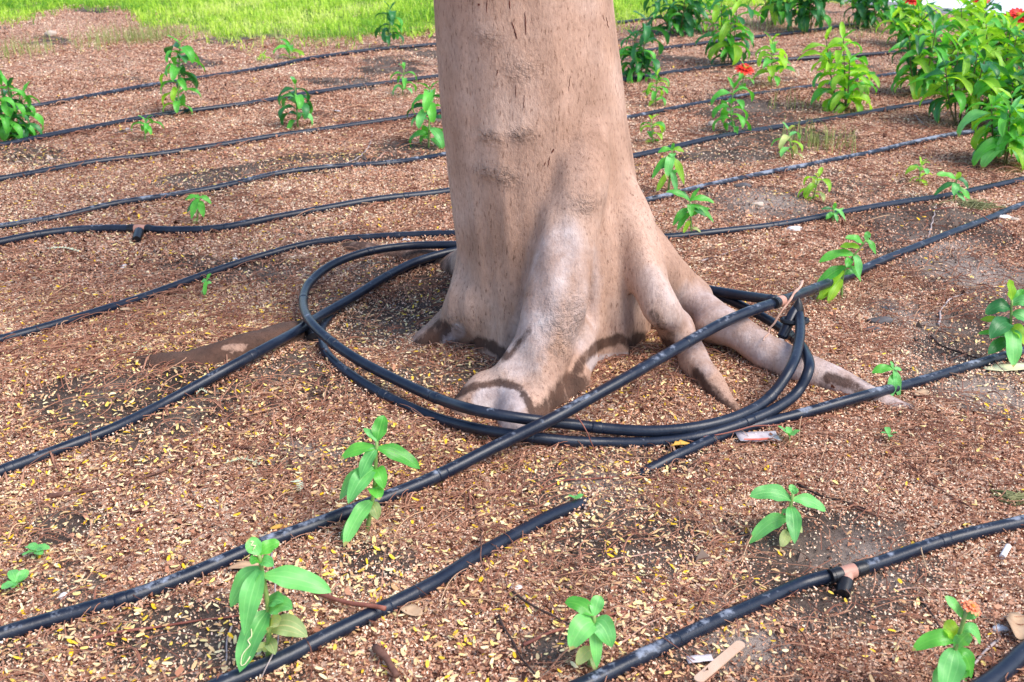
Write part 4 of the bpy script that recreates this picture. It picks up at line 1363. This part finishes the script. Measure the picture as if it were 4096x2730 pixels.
bush((2380, 300), (2392, 140), "dark plant cut by the right edge of the cluster", 5, 8, .085, ("dark", "green"), .09, 27, 2, low=.2)
for (bx, by, tx, ty, fx, fy, lb, sd, fr) in ((2340, 150, 2345, 55, 2340, 36, "tall plant with a full red flower at the upper right corner", 28, .055), (2105, 110, 2098, 10, 2098, -4, "plant with a red flower cut by the top edge", 29, .042),
                                   (2255, 100, 2252, 10, 2254, -8, "plant with a red flower above the light green leaves", 30, .048)):
    rt, p0, p1 = bush((bx, by), (tx, ty), lb, 5, 6, .085, ("lime", "lime", "green", "dark"), .09, sd, 1, low=.3)
    c = W(fx, fy, p0[1])
    MB().tube([p0, (p0 + c) / 2 + np.array([.01, 0, 0]), c - np.array([0, 0, .01])], [.003, .0025, .002], 7).build("stem", M["stem"], rt)
    flower(rt, c, fr, "petal_red", (-.1, -.55), 15, 3)

bush((30, 322), (8, 190), "bushy green plant cut by the left edge", 4, 7, .060, ("green", "dark", "green"), .05, 31, 3, low=.1)
S((408, 268), (414, 95), "tall narrow seedling at upper left on the second pipe", 8, .068, "green", 3, 32, tones=("green", "green", "dark", "lime"), r=.0030, low=.12, wr=1.05)
S((333, 328), (335, 278), "little drooping seedling left of the tall narrow one", 2, .045, "green", 3, 33, low=.6)
hero((452, 518), (458, 455), "small drooping seedling on the bent pipe, left side", [
    (.98, (425, 462), .0, .012, .014, "green"), (.98, (486, 470), .0, .014, .014, "green"), (.96, (445, 452), .008, .003, .014, "green"), (.95, (440, 505), -.015, .016, .020, "green"), (.92, (468, 500), -.01, .016, .020, "green"), (.85, (430, 490), .0, .014, .014, "dark"), (.2, (444, 516), -.006, .006, .008, "yellow")], r=.0018)
hero((472, 684), (474, 645), "tiny seedling leaning on the pipe at mid left", [
    (.95, (486, 630), .0, .004, .009, "green"), (.95, (464, 650), .0, .004, .009, "mint"), (.9, (470, 682), -.012, .006, .010, "green"), (.85, (486, 652), .0, .006, .009, "mint"), (.4, (462, 680), -.008, .004, .007, "yellow")], r=.0014)
S((685, 298), (678, 195), "dark seedling with curling leaves, left of the trunk", 5, .066, "dark", 3, 36, tones=("dark", "green", "mint"), r=.0024)
S((925, 222), (928, 160), "slim seedling with hanging leaves near the trunk's left side", 3, .058, "green", 3, 37, tones=("green", "mint"), wr=.75)
S((985, 342), (988, 200), "lush seedling touching the trunk's left edge", 6, .068, "green", 3, 38, tones=("green", "dark", "mint", "green"), r=.0028, low=.12)
S((665, 138), (666, 102), "short bright weed seedling where the lawn begins", 3, .06, "lime", 1, 39, tones=("lime", "green"))
S((605, 144), (606, 126), "tiny two leaved sprout at the lawn edge", 2, .035, "lime", 1, 40)
S((892, 115), (897, 22), "dark curled seedling in front of the lawn with yellow lower leaves", 5, .072, "dark", 3, 41, tones=("dark", "dark", "green"), r=.0026, low=.3)

# small broad leaved weeds
def weed(px, py, n, L, tone, label, seed, up=.25):
    rd = random.Random(seed)
    p = G(px, py, 0)
    root = empty("weed", p)
    tag(root, label, "weed")
    MB().tube([p - np.array([0, 0, .004]), p + np.array([.001, 0, .006]), p + np.array([0, .001, .012])], [.0012, .0011, .0009], 6).build("stem", M["stem"], root)
    for i in range(n):
        put_leaf(root, p + np.array([0, 0, .011]), i * 2 * math.pi / n + rd.uniform(-.3, .3), rd.uniform(.0, .5) + up, L * rd.uniform(.7, 1.1), rd.uniform(1.4, 1.9), "leaf_" + tone, rd.choice((0, 1)), rd.uniform(-.4, .4))
weed(86, 1284, 6, .020, "mint", "small broad leaved weed at lower left, upper of two", 1)
weed(42, 1358, 6, .021, "mint", "small broad leaved weed at the left edge, lower of two", 2)
weed(1812, 1018, 5, .020, "mint", "pale little weed beside the torn paper", 3, .5)
weed(2040, 1015, 4, .015, "mint", "pale sprout left of the right edge twigs", 4, .5)
weed(1322, 1163, 4, .011, "mint", "tiny sprout on the buried pipe end", 5)

# ------------------------------------------------------------------ twigs, one by one
def twig(pts, r, mat, label, seg=7, taper=.55, knob=None):
    P = spline([G(q[0], q[1], (q[2] if len(q) > 2 else .002) + r) for q in pts], .008)
    n = len(P)
    P[:, :2] += .0012 * np.stack([np.sin(np.arange(n) * .9 + pts[0][0]), np.cos(np.arange(n) * .7 + pts[0][1])], -1)
    mid = P[n // 2]
    rad = r * np.linspace(1, taper, n) * (1 + .10 * np.sin(np.arange(n) * 1.3))
    if knob:
        rad[:3] *= knob
    V = MB().tube(P, rad, seg)
    o = V.build("twig", M[mat], loc=(mid[0], mid[1], mid[2]))
    tag(o, label, "twig", "fallen twigs on the litter")
T = twig
T([(112, 1140), (238, 1122), (341, 1095), (460, 1034)], .0022, "twig", "brown twig with a thick head at lower left", knob=1.5)
T([(211, 1468), (307, 1448), (460, 1427), (560, 1412)], .0018, "twig_red", "reddish twig below the dusty pipe, left")
T([(476, 1010), (560, 1028), (646, 1043), (716, 1053)], .0020, "twig", "dark red twig left of the behind-pipe seedling")
T([(571, 967), (634, 994), (730, 1016), (824, 1031)], .0016, "twig", "brown twig angling down towards the upright seedling")
T([(728, 1364, .004), (803, 1385, .010), (882, 1399, .020)], .0024, "twig_red", "cut twig resting its pale end on the glossy pipe", taper=1.1)
T([(861, 1486, .006), (890, 1519, .007), (915, 1556, .005)], .0042, "twig", "thick brown broken stick at the bottom edge", taper=.8)
T([(625, 1271, .012), (636, 1374, .012), (631, 1499, .018), (600, 1558, .008)], .0012, "twig_grey", "thin grey stalk behind the large foreground seedling")
T([(530, 1440), (520, 1500), (508, 1568)], .0011, "twig_grey", "thin upright stalk left of the large foreground seedling")
T([(1079, 1140), (1108, 1225, .006), (1104, 1266, .020), (1126, 1375)], .0012, "twig", "thin brown twig draped across the glossy pipe")
T([(1171, 1357, .006), (1249, 1405, .006), (1331, 1446, .004)], .0016, "twig_dark", "dark twig pointing at the small bright seedling")
T([(1201, 1480), (1283, 1450), (1402, 1415), (1551, 1378)], .0018, "twig_red", "long reddish twig behind the small bright seedling")
T([(1229, 1133), (1283, 1109), (1368, 1099), (1551, 1101), (1645, 1101), (1773, 1119)], .0014, "twig_red", "longest reddish stalk lying in front of the coil")
T([(1147, 1415), (1181, 1484), (1242, 1568)], .0016, "twig_dark", "dark twig running to the bottom edge at centre")
T([(1351, 1317), (1402, 1290), (1488, 1272), (1551, 1271)], .0012, "twig_pale", "pale curved stalk right of the glossy pipe")
T([(1830, 1113), (1890, 1139), (1965, 1162), (2011, 1175)], .0018, "twig_dark", "dark twig right of the wide armed seedling")
T([(2109, 491, .004), (2159, 480, .022), (2215, 480, .030), (2281, 511, .026), (2353, 557, .01), (2400, 590)], .0014, "twig_red", "arched brown stem springing over the pale pipe at right")
T([(2159, 748), (2161, 719), (2182, 689), (2225, 673)], .0022, "twig_grey", "grey curved stalk on the sandy patch at right")
T([(2138, 773), (2166, 795), (2215, 814), (2258, 826)], .0020, "twig_dark", "black twig left of the right edge seedling")
T([(1846, 647, .075), (1813, 692, .072), (1781, 739, .045), (1755, 783, .055)], .0026, "twig_pale", "pink dry frond leaning over the tee by the coil", taper=.4)
T([(0, 808), (82, 827), (198, 827), (280, 813), (366, 790)], .0016, "twig_red", "long curved red twig left of the surfacing root")
T([(79, 725), (165, 739), (297, 758), (396, 768)], .0013, "twig", "thin brown twig crossing a pipe at mid left")
T([(66, 613), (165, 623), (280, 613), (412, 600)], .0016, "twig", "dark stem lying below the bent pipe")
T([(237, 600), (233, 633), (241, 663), (251, 676)], .0014, "twig_pale", "short pale hooked stalk at mid left", knob=.6)
T([(855, 290), (852, 327), (822, 363), (775, 384)], .0022, "twig_grey", "grey curved frond left of the trunk, longer one")
T([(885, 350), (866, 368), (845, 387)], .0024, "twig_pale", "short pinkish frond left of the trunk")
T([(702, 283), (822, 280), (922, 278)], .0022, "twig_dark", "dark stem lying on the pipe left of the trunk")
T([(1865, 296), (1924, 322), (2006, 347)], .0018, "twig_dark", "dark stalk touching the pale pipe at right")
T([(1650, 535), (1720, 560), (1800, 590), (1850, 602)], .0013, "twig_dark", "thin dark twig between seedling and coil, right")
T([(1612, 600), (1660, 585), (1700, 572)], .0020, "twig_grey", "pinkish grey stalk by the long root")
T([(2103, 264), (2117, 281), (2138, 296)], .0024, "twig_grey", "short grey stalk under the bushy plants")
T([(2115, 1371), (2163, 1450)], .0016, "twig_dark", "dark twig behind the orange flower")
T([(1948, 1158), (2000, 1180), (2064, 1198)], .0016, "twig", "brown twig end right of the wide armed seedling")
T([(2080, 1061), (2159, 1126), (2234, 1167)], .0014, "twig", "fine brown twig above the lower right pipe")
T([(2295, 1470), (2234, 1528), (2205, 1590)], .0016, "twig_grey", "grey stalk right of the flowering seedling")
T([(2047, 1361), (2084, 1353), (2183, 1354), (2248, 1341)], .0011, "twig_pale", "pale straw below the lower right pipe")
T([(1537, 1008, .012), (1625, 1004, .012), (1723, 982, .02), (1803, 974, .004), (1956, 940, .003)], .0012, "twig_red", "red stalk lying along the pipe in front of the coil")
T([(1325, 953, .05), (1347, 994, .032), (1369, 1033, .004)], .0010, "twig_red", "fine red stalk hanging across both coil strands")
T([(1180, 1300), (1160, 1330), (1195, 1380)], .0010, "twig_pale", "small pale bent straw left of the dark twig")
T([(2080, 300), (2150, 290), (2210, 283)], .0012, "twig_pale", "pale straw between the two right pipes")
T([(560, 590), (620, 604), (700, 598)], .0012, "twig", "thin twig left of the pipe loop")
T([(2130, 560), (2140, 520), (2152, 470)], .0016, "twig_grey", "grey straw leaning on the long pipe at right")
T([(1420, 1480), (1500, 1430), (1580, 1380)], .0010, "twig_pale", "fine straw right of the small bright seedling")
T([(300, 1180), (330, 1170), (420, 1090), (470, 1010)], .0016, "twig", "slanting brown twig at left foreground")
T([(40, 1260), (80, 1180), (90, 1120), (85, 1060)], .0010, "twig_pale", "pale upright straw left of the upper weed")

# ------------------------------------------------------------------ odd bits lying about
def sheet(name, px, py, L, Wd, yaw, mat, label, cat, curl=.25, z=.006, group=None, ragged=.15, pitch=0.0, n=7):
    """a thin curled leaf or scrap with real thickness"""
    p = G(px, py, z)
    rd = random.Random(px * 31 + py)
    top = []
    for i in range(n + 1):
        t = i / n
        w = Wd * .5 * (math.sin(math.pi * min(.97, max(.05, t))) ** .6 if name != "scrap" else 1.0) * (1 + rd.uniform(-ragged, ragged))
        for c in (-1, -.5, 0, .5, 1):
            top.append((L * (t - .5), c * w, curl * w * c * c + .10 * L * math.sin(t * 4 + px) * abs(curl) + rd.uniform(-1, 1) * .03 * Wd))
    T_ = np.array(top)
    V = np.vstack([T_, T_ - np.array([0, 0, .0006])])
    k = 5
    m_ = len(T_)
    Fq = []
    for i in range(n):
        for j in range(k - 1):
            q = (i * k + j, i * k + j + 1, (i + 1) * k + j + 1, (i + 1) * k + j)
            Fq += [q[::-1], tuple(a + m_ for a in q)]
    edge = [j for j in range(k)] + [i * k + k - 1 for i in range(1, n + 1)] + [n * k + j for j in range(k - 2, -1, -1)] + [i * k for i in range(n - 1, 0, -1)]
    for a, b in zip(edge, edge[1:] + edge[:1]):
        Fq.append((a, b, b + m_, a + m_))
    Rm = np.array((Matrix.Rotation(yaw, 3, 'Z') @ Matrix.Rotation(pitch, 3, 'Y')))
    V = V @ Rm.T
    o = mesh_obj(name if name != "scrap" else "paper_scrap", V + p, Fq, M[mat], loc=p)
    tag(o, label, cat, group)
    return o
DL = "dead leaves among the litter"
sheet("dead_leaf", 290, 712, .020, .013, .3, "dead_leaf", "tan dead leaf beside the pipe at mid left", "leaf", .4, group=DL)
sheet("dead_leaf", 945, 1404, .026, .018, -.5, "dead_leaf", "cream dead leaf right of the large foreground seedling", "leaf", .3, group=DL)
sheet("dead_leaf", 640, 1212, .020, .009, .2, "orange_leaf", "orange dead leaf on the dusty pipe's upper side", "leaf", .3, group=DL)
sheet("dead_leaf", 560, 1302, .034, .012, .35, "dead_leaf", "long tan leaf hugging the dusty pipe near the left seedling", "leaf", .4, group=DL)
sheet("dead_leaf", 1565, 1022, .030, .010, .35, "orange_leaf", "yellow orange crumpled leaf between coil and pipe", "leaf", .5, .010, group=DL, ragged=.4)
sheet("dead_leaf", 2322, 845, .085, .026, .05, "cream_leaf", "large pale cream leaf under the right edge seedling", "leaf", .15, group=DL)
sheet("dead_leaf", 2120, 905, .030, .018, .5, "dead_leaf", "pinkish tan leaf below the right pipe", "leaf", .4, group=DL)
sheet("dead_leaf", 2345, 1440, .05, .03, 1.1, "dead_leaf", "pale curled leaf at the lower right edge", "leaf", .5, .008, group=DL)
sheet("dead_leaf", 318, 520, .034, .018, .2, "dead_brown", "red brown crumpled leaf behind the terracotta tee", "leaf", .5, .012, group=DL, ragged=.4)
sheet("dead_leaf", 424, 350, .030, .016, .3, "dead_leaf", "pinkish scrap clipped onto the third pipe", "leaf", .6, .016, group=DL, ragged=.3)
sheet("dead_leaf", 850, 362, .030, .022, 1.2, "dead_brown", "dark red leaf under the grey frond", "leaf", .6, .008, group=DL)
sheet("dead_leaf", 1760, 158, .04, .016, .3, "dead_leaf", "pale leaf on the soil near the red flower", "leaf", .3, group=DL)
sheet("dead_leaf", 1360, 905, .018, .008, .8, "orange_leaf", "yellow leaf scrap at the foot of the trunk", "leaf", .3, group=DL)
sheet("dead_leaf", 775, 255, .026, .012, -.3, "paper", "pale flake beside the pipe left of the trunk", "leaf", .2, group=DL)
sheet("dead_leaf", 2105, 565, .02, .01, .7, "dead_leaf", "tan flake on the sandy patch", "leaf", .3, group=DL)
sheet("dead_leaf", 1800, 560, .024, .012, -.6, "dead_brown", "brown curled leaf left of the leaning seedling", "leaf", .6, group=DL)
sheet("dead_leaf", 1255, 1160, .012, .006, .6, "cream_leaf", "cream leaflet above the glossy pipe end", "leaf", .2, group=DL)
sheet("scrap", 1608, 1514, .026, .010, .15, "paper", "small torn white paper beside the wooden stick", "paper", .1)
o = sheet("scrap", 1742, 1005, .058, .026, .1, "paper", "torn printed paper with a red edge below the pipe", "paper", .15, .008)
V = np.array([(-.024, -.0135, .0035), (-.002, -.0145, .0025), (.012, -.0140, .003), (.012, -.0095, .003), (-.002, -.0095, .0025), (-.024, -.0095, .0035)])
cr_ = math.cos(.1), math.sin(.1)
V = np.c_[V[:, 0] * cr_[0] - V[:, 1] * cr_[1], V[:, 0] * cr_[1] + V[:, 1] * cr_[0], V[:, 2] + .001]
mesh_obj("printed_edge", V + np.array(o.location), [(0, 1, 2, 3, 4, 5)], M["paper_red"], o, False)

def ice_stick():
    a, b = G(1600, 1568, .006), G(1706, 1478, .006)
    d = (b - a) / np.linalg.norm(b - a)
    s = np.cross(d, [0, 0, 1.])
    s /= np.linalg.norm(s)
    w, th = .0052, .0018
    ol = []
    L = np.linalg.norm(b - a)
    for an in np.linspace(-math.pi / 2, math.pi / 2, 9):
        ol.append(b - d * w + d * w * math.cos(an) + s * w * math.sin(an))
    for an in np.linspace(math.pi / 2, 3 * math.pi / 2, 9):
        ol.append(a + d * w + d * w * math.cos(an) + s * w * math.sin(an))
    ol = np.array(ol)
    n = len(ol)
    up_ = np.array([0, 0, th])
    V = np.vstack([ol, ol + up_])
    F_ = [tuple(range(n))[::-1], tuple(range(n, 2 * n))] + [(i, (i + 1) % n, n + (i + 1) % n, n + i) for i in range(n)]
    o = mesh_obj("wooden_stick", V, F_, M["stick"], None, False, a)
    tag(o, "flat pale wooden ice cream stick lying at the bottom edge", "stick")
ice_stick()

def cig(px, py, yaw, label, L=.022, r=.0036):
    p = G(px, py, r)
    d = np.array([math.cos(yaw), math.sin(yaw), .12])
    o = MB().tube([p - d * L / 2, p, p + d * L / 2], [r, r * .95, r], 12).build("cigarette_butt", M["white_bit"], loc=p)
    tag(o, label, "cigarette butt")
cig(2310, 1268, .9, "white cigarette butt above the lower right pipe's end")

def pebble(px, py, r, mat, label, sx=1.4, sz=.6, name="stone", cat="stone"):
    p = G(px, py, r * sz * .45)
    rd = np.random.default_rng(int(px * 7 + py))
    V, Fq = [], []
    n, m_ = 12, 8
    ph = rd.uniform(0, 6, 4)
    for i in range(m_ + 1):
        a = math.pi * i / m_
        for j in range(n):
            b = 2 * math.pi * j / n
            d = np.array([math.sin(a) * math.cos(b), math.sin(a) * math.sin(b), math.cos(a)])
            q = r * (1 + .16 * math.sin(3 * d[0] + ph[0]) + .14 * math.sin(4 * d[1] + ph[1]) + .1 * math.sin(5 * d[2] + 4 * d[0] + ph[2]))
            V.append(p + d * q * np.array([sx, 1, sz]))
    for i in range(m_):
        for j in range(n):
            Fq.append((i * n + j, (i + 1) * n + j, (i + 1) * n + (j + 1) % n, i * n + (j + 1) % n))
    o = mesh_obj(name, V, Fq, M[mat], loc=p)
    tag(o, label, cat)
pebble(118, 78, .024, "stone", "pale rounded stone at the upper left")
pebble(1637, 288, .014, "stone", "cream pebble beside the drooping seedling row", 1.1, .8)
pebble(2020, 738, .013, "stone_dark", "flat dark stone chip on the sandy patch", 1.8, .5)
pebble(2003, 757, .009, "stone_dark", "small dark stone chip in front of the flat one", 1.6, .5)
pebble(2045, 710, .008, "stone_dark", "dark chip behind the flat stone chip", 1.8, .5)
pebble(1705, 428, .013, "stone_dark", "dark grey stone beside the pale dusty pipe", 1.7, .6)
pebble(1825, 527, .011, "white_bit", "whitish flat stone below the long pipe", 1.7, .5)
pebble(1740, 470, .010, "stone", "pinkish pebble behind the long pipe", 1.3, .6)
pebble(2302, 500, .013, "white_bit", "white crumpled scrap beside the dusty pipe at right", 1.5, .6, "crumpled_scrap", "scrap")
pebble(2330, 505, .010, "stone", "pinkish chip right of the white crumpled scrap", 1.1, .6)
pebble(540, 345 + 250, .004, "white_bit", "tiny white flake left of the loop", 1.4, .5, "crumpled_scrap", "scrap")
pebble(283, 1083 - 470, .006, "white_bit", "white flake beside the dark stem at mid left", 1.5, .5, "crumpled_scrap", "scrap")
pebble(144, 1370, .0045, "white_bit", "white petal like flake above the dusty pipe", 1.2, .5, "crumpled_scrap", "scrap")
pebble(1186, 1350, .0045, "white_bit", "white crumb above the dark pointing twig", 1.5, .5, "crumpled_scrap", "scrap")
pebble(935, 552, .006, "white_bit", "white speck in front of the pipe behind the loop", 1.5, .7, "crumpled_scrap", "scrap")
pebble(2300, 1445, .006, "white_bit", "pale crumb right of the orange flower", 1.3, .6, "crumpled_scrap", "scrap")
pebble(297, 297, .007, "white_bit", "white flake on the second pipe at upper left", 1.7, .5, "crumpled_scrap", "scrap")

def tangle(px, py, n, R_, label, seed):
    rd = random.Random(seed)
    p = G(px, py, 0)
    mb = MB()
    for i in range(n):
        a = rd.uniform(0, 6.28)
        q = [p + np.array([rd.gauss(0, R_), rd.gauss(0, R_ * .6), rd.uniform(0, R_ * .5)]) for _ in range(4)]
        mb.tube(spline(q, .008), .0009, 4)
    o = mb.build("withered_plant", M["dry_plant"], loc=p)
    tag(o, label, "withered plant")
tangle(2245, 478, 34, .030, "withered olive tangle of stems beside the dark seedling", 3)
tangle(2330, 1148, 26, .012, "curled dried weed near the right edge", 5)
tangle(1590, 545, 10, .010, "dry tuft at the foot of the drooping seedling", 6)

def frond(px, py, px2, py2, label, n=12):
    """a shed compound leaf: a rachis with pairs of tiny pale leaflets"""
    a, b = G(px, py, .006), G(px2, py2, .006)
    d = (b - a) / np.linalg.norm(b - a)
    s = np.cross([0, 0, 1.], d)
    P = spline([a, (a + b) / 2 + s * .004 + np.array([0, 0, .004]), b], .003)
    mb = MB().tube(P, .0005, 4)
    L = np.linalg.norm(b - a)
    for i in range(n):
        q = at_t(P, (i + .5) / n)
        for sg in (-1, 1):
            l, w = .0048, L / n * .34
            e_ = s * sg * l + np.array([0, 0, .001])
            mb.add([q - d * w * .5, q + e_ * .5 - d * w, q + e_ - d * w * .4, q + e_ + d * w * .4, q + e_ * .5 + d * w, q + d * w * .5], [(0, 1, 2, 3, 4, 5)])
    o = mb.build("compound_leaf", M["frond"], loc=P[len(P) // 2], smooth=False)
    tag(o, label, "leaf", "shed compound leaves")
M["frond"] = plain("pale_frond", (.42, .46, .30), (.60, .64, .46), 90, .7, .1)
frond(522, 1062, 597, 1066, "pale shed compound leaf left of the behind-pipe seedling", 14)
frond(108, 572, 182, 578, "greenish compound leaf below the bent pipe", 12)
frond(310, 812, 348, 798, "compound leaf touching the long curved red twig", 10)
frond(452, 905, 475, 902, "tiny pale compound leaf near the surfacing root", 8)
frond(672, 1106, 690, 1128, "short beaded compound leaf right of the longer pale one", 8)
